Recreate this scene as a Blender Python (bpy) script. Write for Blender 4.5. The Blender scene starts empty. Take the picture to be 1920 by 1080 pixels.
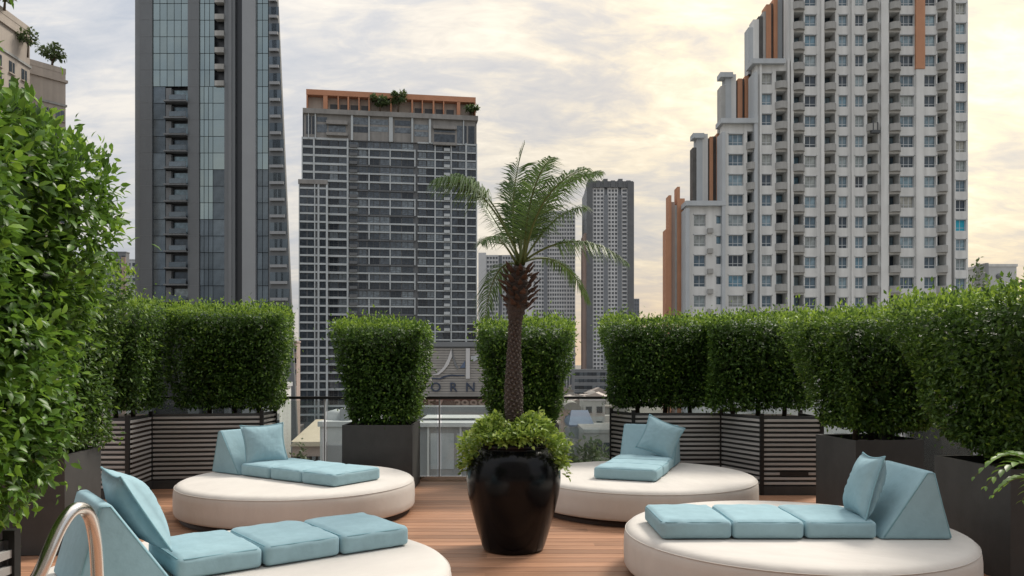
import bpy, bmesh, math, random
import numpy as np
from mathutils import Vector, Matrix, Euler

random.seed(7)
RNG = np.random.default_rng(7)
R = math.radians
SC = bpy.context.scene
COL = SC.collection

# ------------------------------------------------------------------ camera
F = 1500.0            # focal length in pixels of a 1920 wide picture
EYE = 1.55            # metres above the deck
HOR = 680.0           # picture row of the horizon
cam_d = bpy.data.cameras.new('camera')
cam = bpy.data.objects.new('camera', cam_d)
COL.objects.link(cam)
cam.location = (0, 0, EYE)
cam.rotation_euler = (R(90), 0, 0)
cam_d.sensor_width = 36.0
cam_d.lens = 36.0 * F / 1920.0
cam_d.shift_y = (HOR - 540.0) / 1920.0
cam_d.clip_start = 0.05
cam_d.clip_end = 20000
SC.camera = cam

# ------------------------------------------------------------------ sky
SUN_AZ, SUN_EL = 46.0, 50.0
world = bpy.data.worlds.new('World')
SC.world = world
world.use_nodes = True
wt = world.node_tree
wt.nodes.clear()


def wn(kind, **kw):
    n = wt.nodes.new(kind)
    for k, v in kw.items():
        setattr(n, k, v)
    return n


def wmath(op, a, b=None, c=None):
    n = wn('ShaderNodeMath', operation=op)
    for i, v in enumerate((a, b, c)):
        if v is None:
            continue
        if isinstance(v, (int, float)):
            n.inputs[i].default_value = v
        else:
            wt.links.new(v, n.inputs[i])
    return n.outputs[0]


def wramp(fac, stops):
    n = wn('ShaderNodeValToRGB')
    el = n.color_ramp.elements
    while len(el) < len(stops):
        el.new(0.5)
    for e, (p, c) in zip(el, stops):
        e.position = p
        e.color = (*c, 1)
    wt.links.new(fac, n.inputs[0])
    return n.outputs[0]


def wmix(fac, a, b, blend='MIX'):
    n = wn('ShaderNodeMix', data_type='RGBA', blend_type=blend)
    for v, s in ((fac, n.inputs[0]), (a, n.inputs[6]), (b, n.inputs[7])):
        if isinstance(v, (int, float)):
            s.default_value = v
        elif isinstance(v, tuple):
            s.default_value = (*v, 1)
        else:
            wt.links.new(v, s)
    return n.outputs[2]


tc = wn('ShaderNodeTexCoord')
sep = wn('ShaderNodeSeparateXYZ')
wt.links.new(tc.outputs['Generated'], sep.inputs[0])
dx, dy, dz = sep.outputs
up = wmath('MAXIMUM', dz, 0.0)
den = wmath('ADD', up, 0.27)
px_ = wmath('DIVIDE', dx, den)
py_ = wmath('DIVIDE', dy, den)
comb = wn('ShaderNodeCombineXYZ')
wt.links.new(px_, comb.inputs[0])
wt.links.new(py_, comb.inputs[1])


def wnoise(scale, detail, rough, dist, sx=1.0, sy=1.0, off=0.0):
    mp = wn('ShaderNodeMapping')
    mp.inputs['Scale'].default_value = (sx, sy, 1)
    mp.inputs['Location'].default_value = (off, off * 0.7, off * 0.3)
    mp.inputs['Rotation'].default_value = (0, 0, R(-24))
    wt.links.new(comb.outputs[0], mp.inputs[0])
    n = wn('ShaderNodeTexNoise')
    n.inputs['Scale'].default_value = scale
    n.inputs['Detail'].default_value = detail
    n.inputs['Roughness'].default_value = rough
    n.inputs['Distortion'].default_value = dist
    wt.links.new(mp.outputs[0], n.inputs['Vector'])
    return n.outputs[0]


big = wnoise(1.1, 5, 0.55, 0.7, 0.8, 1.0, 3.1)
mid = wnoise(4.0, 6, 0.62, 1.0, 0.7, 1.2, 1.7)
rip = wnoise(19.0, 4, 0.6, 0.8, 0.6, 1.2, 6.2)
cl = wmath('ADD', wmath('MULTIPLY', big, 0.52), wmath('ADD', wmath('MULTIPLY', mid, 0.33), wmath('MULTIPLY', rip, 0.15)))
# nearness to the sun's side of the sky
gl = wn('ShaderNodeVectorMath', operation='DOT_PRODUCT')
wt.links.new(tc.outputs['Generated'], gl.inputs[0])
ga, ge = R(25.0), R(13.0)
gl.inputs[1].default_value = (math.sin(ga) * math.cos(ge), math.cos(ga) * math.cos(ge), math.sin(ge))
g0 = wmath('MAXIMUM', gl.outputs['Value'], 0.0)
gwide = wmath('POWER', g0, 7.0)
gtight = wmath('POWER', g0, 45.0)
cool = wramp(cl, [(0.40, (0.47, 0.50, 0.55)), (0.49, (0.60, 0.605, 0.62)), (0.58, (0.82, 0.77, 0.70))])
warm = wramp(cl, [(0.40, (0.53, 0.495, 0.47)), (0.475, (0.67, 0.59, 0.485)), (0.53, (0.88, 0.735, 0.505)), (0.60, (1.10, 0.95, 0.69))])
clouds = wmix(gwide, cool, warm)
clouds = wmix(wmath('MULTIPLY', gtight, wmath('MULTIPLY', cl, 0.55)), clouds, (1.0, 0.85, 0.55), 'ADD')
# low warm band where the sky meets the city on the sun's side
low = wmath('POWER', wmath('SUBTRACT', 1.0, wmath('MINIMUM', wmath('MULTIPLY', up, 5.5), 1.0)), 2.0)
clouds = wmix(wmath('MULTIPLY', low, wmath('ADD', wmath('MULTIPLY', gwide, 0.90), 0.08)), clouds, (1.05, 0.66, 0.36))
# an overcast sky is brighter overhead than at the horizon
lift = wmath('ADD', 0.80, wmath('MULTIPLY', up, 1.15))
clouds = wmix(1.0, clouds, lift, 'MULTIPLY')
bg_c = wn('ShaderNodeBackground')
wt.links.new(clouds, bg_c.inputs[0])
bg_c.inputs[1].default_value = 0.74
nish = wn('ShaderNodeTexSky', sky_type='NISHITA')
nish.sun_disc = False
nish.sun_elevation = R(SUN_EL)
nish.sun_rotation = R(SUN_AZ)
bg_n = wn('ShaderNodeBackground')
wt.links.new(nish.outputs[0], bg_n.inputs[0])
bg_n.inputs[1].default_value = 0.07
mixs = wn('ShaderNodeMixShader')
mixs.inputs[0].default_value = 0.88
wt.links.new(bg_n.outputs[0], mixs.inputs[1])
wt.links.new(bg_c.outputs[0], mixs.inputs[2])
wo = wn('ShaderNodeOutputWorld')
wt.links.new(mixs.outputs[0], wo.inputs[0])

# ------------------------------------------------------------------ sun behind thin cloud
sd = bpy.data.lights.new('sun', 'SUN')
sd.energy = 2.2
sd.angle = R(15)
sd.color = (1.0, 0.93, 0.82)
sun = bpy.data.objects.new('sun', sd)
COL.objects.link(sun)
sv = Vector((math.sin(R(SUN_AZ)) * math.cos(R(SUN_EL)), math.cos(R(SUN_AZ)) * math.cos(R(SUN_EL)), math.sin(R(SUN_EL))))
sun.rotation_euler = sv.to_track_quat('Z', 'Y').to_euler()

SC.view_settings.view_transform = 'Standard'
SC.view_settings.look = 'None'
SC.view_settings.exposure = 0.56
SC.view_settings.gamma = 1.0
SC.view_settings.use_curve_mapping = False
SC.render.engine = 'CYCLES'
SC.cycles.max_bounces = 8
SC.cycles.transparent_max_bounces = 12
SC.cycles.use_denoising = True

# ================================================================== materials
MATS = {}


def mat(name, col, rough=0.6, metal=0.0, var=0.0, vscale=4.0, bump=0.0, bscale=40.0, spec=0.5, stretch=(1, 1, 1),
        objvar=0.0, streak=0.0, coords='Object', bdist=0.01, detail=5.0, coat=0.0):
    m = bpy.data.materials.new(name)
    m.use_nodes = True
    nt = m.node_tree
    b = nt.nodes['Principled BSDF']
    b.inputs['Base Color'].default_value = (*col, 1)
    b.inputs['Roughness'].default_value = rough
    b.inputs['Metallic'].default_value = metal
    b.inputs['Specular IOR Level'].default_value = spec
    b.inputs['Coat Weight'].default_value = coat
    b.inputs['Coat Roughness'].default_value = 0.04
    tcn = nt.nodes.new('ShaderNodeTexCoord')
    mp = nt.nodes.new('ShaderNodeMapping')
    mp.inputs['Scale'].default_value = stretch
    nt.links.new(tcn.outputs[coords], mp.inputs[0])
    last = None
    if var > 0:
        n = nt.nodes.new('ShaderNodeTexNoise')
        n.inputs['Scale'].default_value = vscale
        n.inputs['Detail'].default_value = detail
        n.inputs['Roughness'].default_value = 0.65
        nt.links.new(mp.outputs[0], n.inputs['Vector'])
        mr = nt.nodes.new('ShaderNodeMapRange')
        mr.inputs[1].default_value = 0.25
        mr.inputs[2].default_value = 0.75
        mr.inputs[3].default_value = 1 - var
        mr.inputs[4].default_value = 1 + var
        nt.links.new(n.outputs[0], mr.inputs[0])
        last = mr.outputs[0]
    if streak > 0:
        mp2 = nt.nodes.new('ShaderNodeMapping')
        mp2.inputs['Scale'].default_value = (1, 1, 0.04)
        nt.links.new(tcn.outputs[coords], mp2.inputs[0])
        n = nt.nodes.new('ShaderNodeTexNoise')
        n.inputs['Scale'].default_value = 0.9
        n.inputs['Detail'].default_value = 6
        nt.links.new(mp2.outputs[0], n.inputs['Vector'])
        mr = nt.nodes.new('ShaderNodeMapRange')
        mr.inputs[1].default_value = 0.35
        mr.inputs[2].default_value = 0.7
        mr.inputs[3].default_value = 1.0
        mr.inputs[4].default_value = 1 - streak
        nt.links.new(n.outputs[0], mr.inputs[0])
        if last is None:
            last = mr.outputs[0]
        else:
            mm = nt.nodes.new('ShaderNodeMath')
            mm.operation = 'MULTIPLY'
            nt.links.new(last, mm.inputs[0])
            nt.links.new(mr.outputs[0], mm.inputs[1])
            last = mm.outputs[0]
    if objvar > 0:
        oi = nt.nodes.new('ShaderNodeObjectInfo')
        mr = nt.nodes.new('ShaderNodeMapRange')
        mr.inputs[3].default_value = 1 - objvar
        mr.inputs[4].default_value = 1 + objvar
        nt.links.new(oi.outputs['Random'], mr.inputs[0])
        if last is None:
            last = mr.outputs[0]
        else:
            mm = nt.nodes.new('ShaderNodeMath')
            mm.operation = 'MULTIPLY'
            nt.links.new(last, mm.inputs[0])
            nt.links.new(mr.outputs[0], mm.inputs[1])
            last = mm.outputs[0]
    if last is not None:
        mx = nt.nodes.new('ShaderNodeMix')
        mx.data_type = 'RGBA'
        mx.blend_type = 'MULTIPLY'
        mx.inputs[0].default_value = 1
        mx.inputs[6].default_value = (*col, 1)
        nt.links.new(last, mx.inputs[7])
        nt.links.new(mx.outputs[2], b.inputs['Base Color'])
    if bump > 0:
        n = nt.nodes.new('ShaderNodeTexNoise')
        n.inputs['Scale'].default_value = bscale
        n.inputs['Detail'].default_value = 4
        nt.links.new(mp.outputs[0], n.inputs['Vector'])
        bp = nt.nodes.new('ShaderNodeBump')
        bp.inputs['Strength'].default_value = bump
        bp.inputs['Distance'].default_value = bdist
        nt.links.new(n.outputs[0], bp.inputs['Height'])
        nt.links.new(bp.outputs[0], b.inputs['Normal'])
    MATS[name] = m
    return m


def leaf_mat(name, dark, lightc, young, rough=0.42, trans=0.36):
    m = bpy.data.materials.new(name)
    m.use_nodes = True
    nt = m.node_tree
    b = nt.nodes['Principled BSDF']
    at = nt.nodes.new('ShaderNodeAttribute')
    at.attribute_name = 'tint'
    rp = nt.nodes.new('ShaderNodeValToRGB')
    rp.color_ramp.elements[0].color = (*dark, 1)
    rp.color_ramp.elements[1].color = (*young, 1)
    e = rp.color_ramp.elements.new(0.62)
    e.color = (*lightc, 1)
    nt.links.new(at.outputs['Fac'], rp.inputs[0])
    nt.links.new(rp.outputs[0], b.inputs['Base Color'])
    b.inputs['Roughness'].default_value = rough
    b.inputs['Specular IOR Level'].default_value = 0.35
    tr = nt.nodes.new('ShaderNodeBsdfTranslucent')
    hs = nt.nodes.new('ShaderNodeHueSaturation')
    hs.inputs['Value'].default_value = 1.5
    hs.inputs['Hue'].default_value = 0.485
    nt.links.new(rp.outputs[0], hs.inputs['Color'])
    nt.links.new(hs.outputs[0], tr.inputs[0])
    mx = nt.nodes.new('ShaderNodeMixShader')
    mx.inputs[0].default_value = trans
    nt.links.new(b.outputs[0], mx.inputs[1])
    nt.links.new(tr.outputs[0], mx.inputs[2])
    nt.links.new(mx.outputs[0], nt.nodes['Material Output'].inputs[0])
    MATS[name] = m
    return m


def window_glass(name, stops, rough=0.12, metal=0.25):
    """far window: each pane gets its own blind or room tone behind the reflection"""
    m = bpy.data.materials.new(name)
    m.use_nodes = True
    nt = m.node_tree
    b = nt.nodes['Principled BSDF']
    oi = nt.nodes.new('ShaderNodeObjectInfo')
    rp = nt.nodes.new('ShaderNodeValToRGB')
    el = rp.color_ramp.elements
    while len(el) < len(stops):
        el.new(0.5)
    for e, (p, c) in zip(el, stops):
        e.position = p
        e.color = (*c, 1)
    nt.links.new(oi.outputs['Random'], rp.inputs[0])
    tcn = nt.nodes.new('ShaderNodeTexCoord')
    n = nt.nodes.new('ShaderNodeTexNoise')
    n.inputs['Scale'].default_value = 1.1
    n.inputs['Detail'].default_value = 3
    nt.links.new(tcn.outputs['Object'], n.inputs['Vector'])
    mr = nt.nodes.new('ShaderNodeMapRange')
    mr.inputs[1].default_value = 0.3
    mr.inputs[2].default_value = 0.7
    mr.inputs[3].default_value = 0.6
    mr.inputs[4].default_value = 1.35
    nt.links.new(n.outputs[0], mr.inputs[0])
    mx = nt.nodes.new('ShaderNodeMix')
    mx.data_type = 'RGBA'
    mx.blend_type = 'MULTIPLY'
    mx.inputs[0].default_value = 1
    nt.links.new(rp.outputs[0], mx.inputs[6])
    nt.links.new(mr.outputs[0], mx.inputs[7])
    nt.links.new(mx.outputs[2], b.inputs['Base Color'])
    b.inputs['Roughness'].default_value = rough
    b.inputs['Metallic'].default_value = metal
    MATS[name] = m
    return m


mat('bed_fabric', (0.635, 0.602, 0.565), 0.85, var=0.06, vscale=2.2, bump=0.28, bscale=3.0, bdist=0.03, spec=0.2, stretch=(1, 2.2, 1))
mat('bed_plinth', (0.035, 0.018, 0.012), 0.6)
mat('cushion', (0.305, 0.455, 0.512), 0.9, var=0.08, vscale=9, bump=0.55, bscale=6, bdist=0.02, spec=0.15, objvar=0.04)
mat('cushion_trim', (0.24, 0.41, 0.47), 0.9, spec=0.15)
mat('pot_glaze', (0.004, 0.004, 0.005), 0.20, var=0.3, vscale=6, bump=0.05, bscale=6, spec=0.2)
mat('soil', (0.03, 0.02, 0.014), 0.95, bump=1, bscale=30, bdist=0.03)
mat('planter_dark', (0.054, 0.053, 0.052), 0.55, var=0.22, vscale=5, bump=0.08, bscale=60, streak=0.35)
mat('slat', (0.42, 0.41, 0.395), 0.62, var=0.15, vscale=4, stretch=(0.6, 0.6, 6), objvar=0.16)
mat('post_black', (0.012, 0.012, 0.012), 0.5)
mat('steel', (0.74, 0.72, 0.69), 0.24, metal=1.0, bump=0.03, bscale=18)
mat('rail_dark', (0.02, 0.02, 0.022), 0.4, metal=0.4)
mat('twig', (0.075, 0.05, 0.032), 0.85, var=0.3, vscale=12, bump=0.6, bscale=30)
mat('palm_trunk', (0.066, 0.047, 0.040), 0.9, var=0.35, vscale=22, bump=0.9, bscale=34, bdist=0.03, stretch=(1, 1, 2.0))
mat('palm_scar', (0.105, 0.082, 0.070), 0.9, var=0.4, vscale=25)
mat('palm_boot', (0.075, 0.036, 0.022), 0.85, var=0.4, vscale=18, objvar=0.35, bump=0.6, bscale=40)
mat('rachis', (0.10, 0.13, 0.03), 0.6)
leaf_mat('hedge_leaf', (0.022, 0.054, 0.011), (0.076, 0.156, 0.023), (0.23, 0.36, 0.048))
leaf_mat('near_leaf', (0.024, 0.060, 0.011), (0.090, 0.200, 0.026), (0.235, 0.41, 0.052), rough=0.36)
leaf_mat('palm_leaf', (0.034, 0.070, 0.020), (0.078, 0.142, 0.036), (0.17, 0.25, 0.08), rough=0.38, trans=0.30)
leaf_mat('vine_leaf', (0.095, 0.170, 0.025), (0.27, 0.38, 0.065), (0.54, 0.62, 0.20))
leaf_mat('tree_leaf', (0.04, 0.07, 0.025), (0.075, 0.115, 0.04), (0.12, 0.16, 0.06))

# wood decking: per-board tone and grain along the board
m = mat('deck_wood', (0.355, 0.186, 0.110), 0.46, var=0.30, vscale=7, stretch=(0.18, 3, 3), objvar=0.24, bump=0.2, bscale=20)
mat('deck_base', (0.10, 0.055, 0.035), 0.8)

mat('concrete', (0.36, 0.35, 0.33), 0.85, var=0.15, vscale=0.5, streak=0.25)
mat('white_wall', (0.67, 0.675, 0.66), 0.8, var=0.08, vscale=0.3, streak=0.22)
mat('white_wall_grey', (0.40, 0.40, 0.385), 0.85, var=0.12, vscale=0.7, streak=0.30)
mat('cap_grey', (0.44, 0.47, 0.49), 0.8, var=0.06, vscale=0.4, streak=0.12)
mat('orange_wall', (0.50, 0.25, 0.145), 0.8, var=0.1, vscale=0.4, streak=0.15)
mat('recess_dark', (0.095, 0.092, 0.088), 0.8, var=0.3, vscale=0.8)
mat('frame_white', (0.50, 0.52, 0.53), 0.5)
mat('frame_dark', (0.06, 0.065, 0.07), 0.5)
window_glass('condo_glass', [(0.0, (0.03, 0.04, 0.055)), (0.35, (0.10, 0.15, 0.19)), (0.65, (0.22, 0.31, 0.36)), (0.85, (0.30, 0.30, 0.27)), (1.0, (0.12, 0.24, 0.32))])
window_glass('hotel_glass', [(0.0, (0.02, 0.026, 0.034)), (0.5, (0.055, 0.068, 0.082)), (0.8, (0.11, 0.13, 0.15)), (1.0, (0.18, 0.21, 0.23))], metal=0.2)
mat('turquoise', (0.015, 0.36, 0.50), 0.6)
mat('hotel_band', (0.44, 0.475, 0.49), 0.75, var=0.12, vscale=0.2, objvar=0.08)
mat('hotel_wall', (0.125, 0.132, 0.14), 0.8, var=0.15, vscale=0.2)
mat('hotel_crown', (0.27, 0.262, 0.25), 0.8, var=0.15, vscale=0.2, streak=0.2)
mat('hotel_orange', (0.47, 0.225, 0.13), 0.8, var=0.12, vscale=0.2)
mat('pier_dark', (0.135, 0.147, 0.158), 0.45, var=0.12, vscale=0.25, stretch=(1, 1, 0.3))
mat('pier_mid', (0.165, 0.176, 0.187), 0.45, var=0.1, vscale=0.25)
mat('pier_light', (0.27, 0.285, 0.30), 0.4, var=0.06, vscale=0.2)
mat('pier_black', (0.02, 0.024, 0.03), 0.35)
mat('teal_glass', (0.245, 0.305, 0.315), 0.07, metal=0.8, objvar=0.09, var=0.08, vscale=0.3, bump=0.02, bscale=0.3, bdist=0.3)
mat('dark_glass', (0.10, 0.122, 0.14), 0.10, metal=0.75, objvar=0.22, var=0.35, vscale=0.5)  # on the lower tower glass this tone stands in for dark reflections
mat('far_grid', (0.56, 0.57, 0.58), 0.8, var=0.08, vscale=0.05)
mat('far_dark', (0.17, 0.185, 0.205), 0.6, var=0.2, vscale=0.05)
mat('far_warm', (0.34, 0.25, 0.21), 0.8, var=0.2, vscale=0.05)
mat('beige_wall', (0.46, 0.40, 0.345), 0.85, var=0.08, vscale=0.3, streak=0.18)
mat('pink_wall', (0.42, 0.33, 0.29), 0.85, var=0.15, vscale=0.2)
mat('tan_roof', (0.55, 0.47, 0.36), 0.85, var=0.1, vscale=0.6)
mat('pale_roof', (0.52, 0.53, 0.53), 0.8, var=0.12, vscale=0.4)
mat('grey_wall', (0.30, 0.31, 0.32), 0.8, var=0.12, vscale=0.3, streak=0.2)
mat('sign_panel', (0.33, 0.315, 0.295), 0.75, var=0.1, vscale=0.5, objvar=0.06)
mat('sign_white', (0.55, 0.55, 0.55), 0.6)
mat('sign_navy', (0.035, 0.05, 0.085), 0.5)
mat('sign_brown', (0.12, 0.060, 0.045), 0.8, var=0.15, vscale=0.6)
mat('sign_tan', (0.32, 0.22, 0.18), 0.8)
mat('blue_roof', (0.10, 0.14, 0.22), 0.6, var=0.15, vscale=0.5)
mat('house_wall', (0.42, 0.40, 0.37), 0.85, var=0.15, vscale=0.3, objvar=0.35)
mat('house_roof', (0.34, 0.30, 0.27), 0.85, var=0.2, vscale=0.4, objvar=0.45)
mat('city_ground', (0.16, 0.15, 0.135), 0.95, var=0.45, vscale=0.035, bump=0.4, bscale=0.2, coords='Object')

gm = bpy.data.materials.new('railing_glass')
gm.use_nodes = True
nt = gm.node_tree
nt.nodes.clear()
o_ = nt.nodes.new('ShaderNodeOutputMaterial')
tr_ = nt.nodes.new('ShaderNodeBsdfTransparent')
tr_.inputs[0].default_value = (0.90, 0.93, 0.92, 1)
gs_ = nt.nodes.new('ShaderNodeBsdfGlossy')
gs_.inputs['Roughness'].default_value = 0.03
df_ = nt.nodes.new('ShaderNodeBsdfDiffuse')
df_.inputs[0].default_value = (0.5, 0.52, 0.52, 1)
fr_ = nt.nodes.new('ShaderNodeFresnel')
fr_.inputs[0].default_value = 1.5
m1 = nt.nodes.new('ShaderNodeMixShader')
nt.links.new(fr_.outputs[0], m1.inputs[0])
nt.links.new(tr_.outputs[0], m1.inputs[1])
nt.links.new(gs_.outputs[0], m1.inputs[2])
m2 = nt.nodes.new('ShaderNodeMixShader')
m2.inputs[0].default_value = 0.06
nt.links.new(m1.outputs[0], m2.inputs[1])
nt.links.new(df_.outputs[0], m2.inputs[2])
nt.links.new(m2.outputs[0], o_.inputs[0])
MATS['railing_glass'] = gm

# ================================================================== helpers


def tag(o, label=None, cat=None, group=None, kind=None):
    if label:
        o['label'] = label
    if cat:
        o['category'] = cat
    if group:
        o['group'] = group
    if kind:
        o['kind'] = kind
    return o


def link(name, data, parent=None, loc=(0, 0, 0), rz=0.0):
    o = bpy.data.objects.new(name, data)
    COL.objects.link(o)
    o.location = loc
    o.rotation_euler = (0, 0, rz)
    if parent is not None:
        o.parent = parent
    return o


def thing(name, label, cat, loc=(0, 0, 0), rz=0.0, group=None):
    return tag(link(name, None, None, loc, rz), label, cat, group)


class MB:
    def __init__(self):
        self.v, self.f, self.m, self.s = [], [], [], []

    def face(self, idx, mi=0, smooth=False):
        self.f.append(idx)
        self.m.append(mi)
        self.s.append(smooth)

    def box(self, x0, x1, y0, y1, z0, z1, mi=0):
        b = len(self.v)
        self.v += [(x0, y0, z0), (x1, y0, z0), (x1, y1, z0), (x0, y1, z0), (x0, y0, z1), (x1, y0, z1), (x1, y1, z1), (x0, y1, z1)]
        for q in ((0, 3, 2, 1), (4, 5, 6, 7), (0, 1, 5, 4), (1, 2, 6, 5), (2, 3, 7, 6), (3, 0, 4, 7)):
            self.face([b + i for i in q], mi)
        return self

    def prism(self, poly, y0, y1, mi=0):
        """poly in x,z (anticlockwise seen from -y), extruded along y"""
        b = len(self.v)
        n = len(poly)
        self.v += [(x, y0, z) for x, z in poly] + [(x, y1, z) for x, z in poly]
        self.face([b + i for i in range(n)], mi)
        self.face([b + n + i for i in reversed(range(n))], mi)
        for i in range(n):
            j = (i + 1) % n
            self.face([b + i, b + n + i, b + n + j, b + j], mi)
        return self

    def plan(self, poly, z0, z1, mi=0, smooth=False):
        """poly in x,y (anticlockwise from above), extruded along z"""
        b = len(self.v)
        n = len(poly)
        self.v += [(x, y, z0) for x, y in poly] + [(x, y, z1) for x, y in poly]
        self.face([b + i for i in reversed(range(n))], mi)
        self.face([b + n + i for i in range(n)], mi)
        for i in range(n):
            j = (i + 1) % n
            self.face([b + i, b + j, b + n + j, b + n + i], mi, smooth)
        return self

    def lathe(self, prof, n=48, mi=0, smooth=True, c=(0, 0)):
        b = len(self.v)
        for r, z in prof:
            for k in range(n):
                a = 2 * math.pi * k / n
                self.v.append((c[0] + r * math.cos(a), c[1] + r * math.sin(a), z))
        for i in range(len(prof) - 1):
            for k in range(n):
                k2 = (k + 1) % n
                self.face([b + i * n + k, b + i * n + k2, b + (i + 1) * n + k2, b + (i + 1) * n + k], mi, smooth)
        return self

    def tube(self, pts, rad, n=8, mi=0, smooth=True, cap=True):
        b = len(self.v)
        P = [Vector(p) for p in pts]
        if not hasattr(rad, '__len__'):
            rad = [rad] * len(P)
        up0 = None
        for i, p in enumerate(P):
            t = (P[min(i + 1, len(P) - 1)] - P[max(i - 1, 0)]).normalized()
            if up0 is None:
                up0 = t.orthogonal().normalized()
            else:
                up0 = (up0 - t * up0.dot(t)).normalized()
            w = t.cross(up0)
            for k in range(n):
                a = 2 * math.pi * k / n
                self.v.append(tuple(p + (up0 * math.cos(a) + w * math.sin(a)) * rad[i]))
        for i in range(len(P) - 1):
            for k in range(n):
                k2 = (k + 1) % n
                self.face([b + i * n + k, b + i * n + k2, b + (i + 1) * n + k2, b + (i + 1) * n + k], mi, smooth)
        if cap:
            self.face([b + k for k in reversed(range(n))], mi)
            e = b + (len(P) - 1) * n
            self.face([e + k for k in range(n)], mi)
        return self

    def mesh(self, name, mats):
        me = bpy.data.meshes.new(name)
        me.from_pydata(self.v, [], self.f)
        me.polygons.foreach_set('material_index', self.m)
        me.polygons.foreach_set('use_smooth', self.s)
        for k in ([mats] if isinstance(mats, str) else mats):
            me.materials.append(MATS[k])
        me.update()
        return me

    def build(self, name, mats, parent=None, loc=(0, 0, 0), rz=0.0):
        return link(name, self.mesh(name, mats), parent, loc, rz)


def np_mesh(name, V, FACES, mname, tint=None, smooth=False):
    """V (n,3) float, FACES (m,k) int"""
    me = bpy.data.meshes.new(name)
    k = FACES.shape[1]
    me.vertices.add(len(V))
    me.vertices.foreach_set('co', V.astype(np.float32).ravel())
    me.loops.add(FACES.size)
    me.loops.foreach_set('vertex_index', FACES.astype(np.int32).ravel())
    me.polygons.add(len(FACES))
    me.polygons.foreach_set('loop_start', np.arange(0, FACES.size, k, dtype=np.int32))
    me.polygons.foreach_set('loop_total', np.full(len(FACES), k, dtype=np.int32))
    if smooth:
        me.polygons.foreach_set('use_smooth', np.ones(len(FACES), dtype=bool))
    if tint is not None:
        a = me.attributes.new('tint', 'FLOAT', 'POINT')
        a.data.foreach_set('value', tint.astype(np.float32))
    me.update(calc_edges=True)
    me.materials.append(MATS[mname])
    return me


def unit(a):
    return a / np.maximum(np.linalg.norm(a, axis=-1, keepdims=True), 1e-9)


# a leaf: blade along +u, folded along the midrib, tip bent down
def leaf_geo(P, U, W, N, L, wid, rich=False):
    """arrays of base point, along, across, normal; returns V, FACES"""
    n = len(P)
    L = L[:, None]
    wd = (wid * L[:, 0])[:, None]
    if rich:
        b0 = P
        m1 = P + U * L * 0.30 - N * L * 0.02
        l1 = P + U * L * 0.28 + W * wd * 0.42 + N * L * 0.06
        r1 = P + U * L * 0.28 - W * wd * 0.42 + N * L * 0.06
        m2 = P + U * L * 0.65 - N * L * 0.05
        l2 = P + U * L * 0.62 + W * wd * 0.44 + N * L * 0.02
        r2 = P + U * L * 0.62 - W * wd * 0.44 + N * L * 0.02
        tp = P + U * L - N * L * 0.17
        V = np.stack([b0, m1, l1, r1, m2, l2, r2, tp], 1).reshape(-1, 3)
        fa = np.array([[0, 1, 2], [0, 3, 1], [1, 4, 5], [1, 5, 2], [1, 3, 6], [1, 6, 4], [4, 7, 5], [4, 6, 7]])
        k = 8
    else:
        tp = P + U * L - N * L * 0.10
        l1 = P + U * L * 0.45 + W * wd * 0.5 + N * L * 0.07
        r1 = P + U * L * 0.45 - W * wd * 0.5 + N * L * 0.07
        V = np.stack([P, r1, tp, l1], 1).reshape(-1, 3)
        fa = np.array([[0, 1, 2], [0, 2, 3]])
        k = 4
    FA = (fa[None] + (np.arange(n) * k)[:, None, None]).reshape(-1, 3)
    return V, FA, k


def frames(nrm, rng, out=0.8, spread=0.9, droop=-0.15):
    n = len(nrm)
    U = unit(nrm * out + rng.normal(0, spread, (n, 3)) + np.array([0, 0, droop]))
    N = unit(rng.normal(0, 0.45, (n, 3)) + nrm * 0.5 + np.array([0, 0, 0.75]))
    N = unit(N - U * np.sum(N * U, 1, keepdims=True))
    W = np.cross(N, U)
    return U, W, N


def lump(P, seed):
    r = np.random.default_rng(seed)
    out = np.zeros(len(P))
    for _ in range(7):
        k = r.normal(0, 1, 3) * r.uniform(2.0, 7.5)
        out += np.sin(P @ k + r.uniform(0, 6.28))
    return out / 7 ** 0.5


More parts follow.
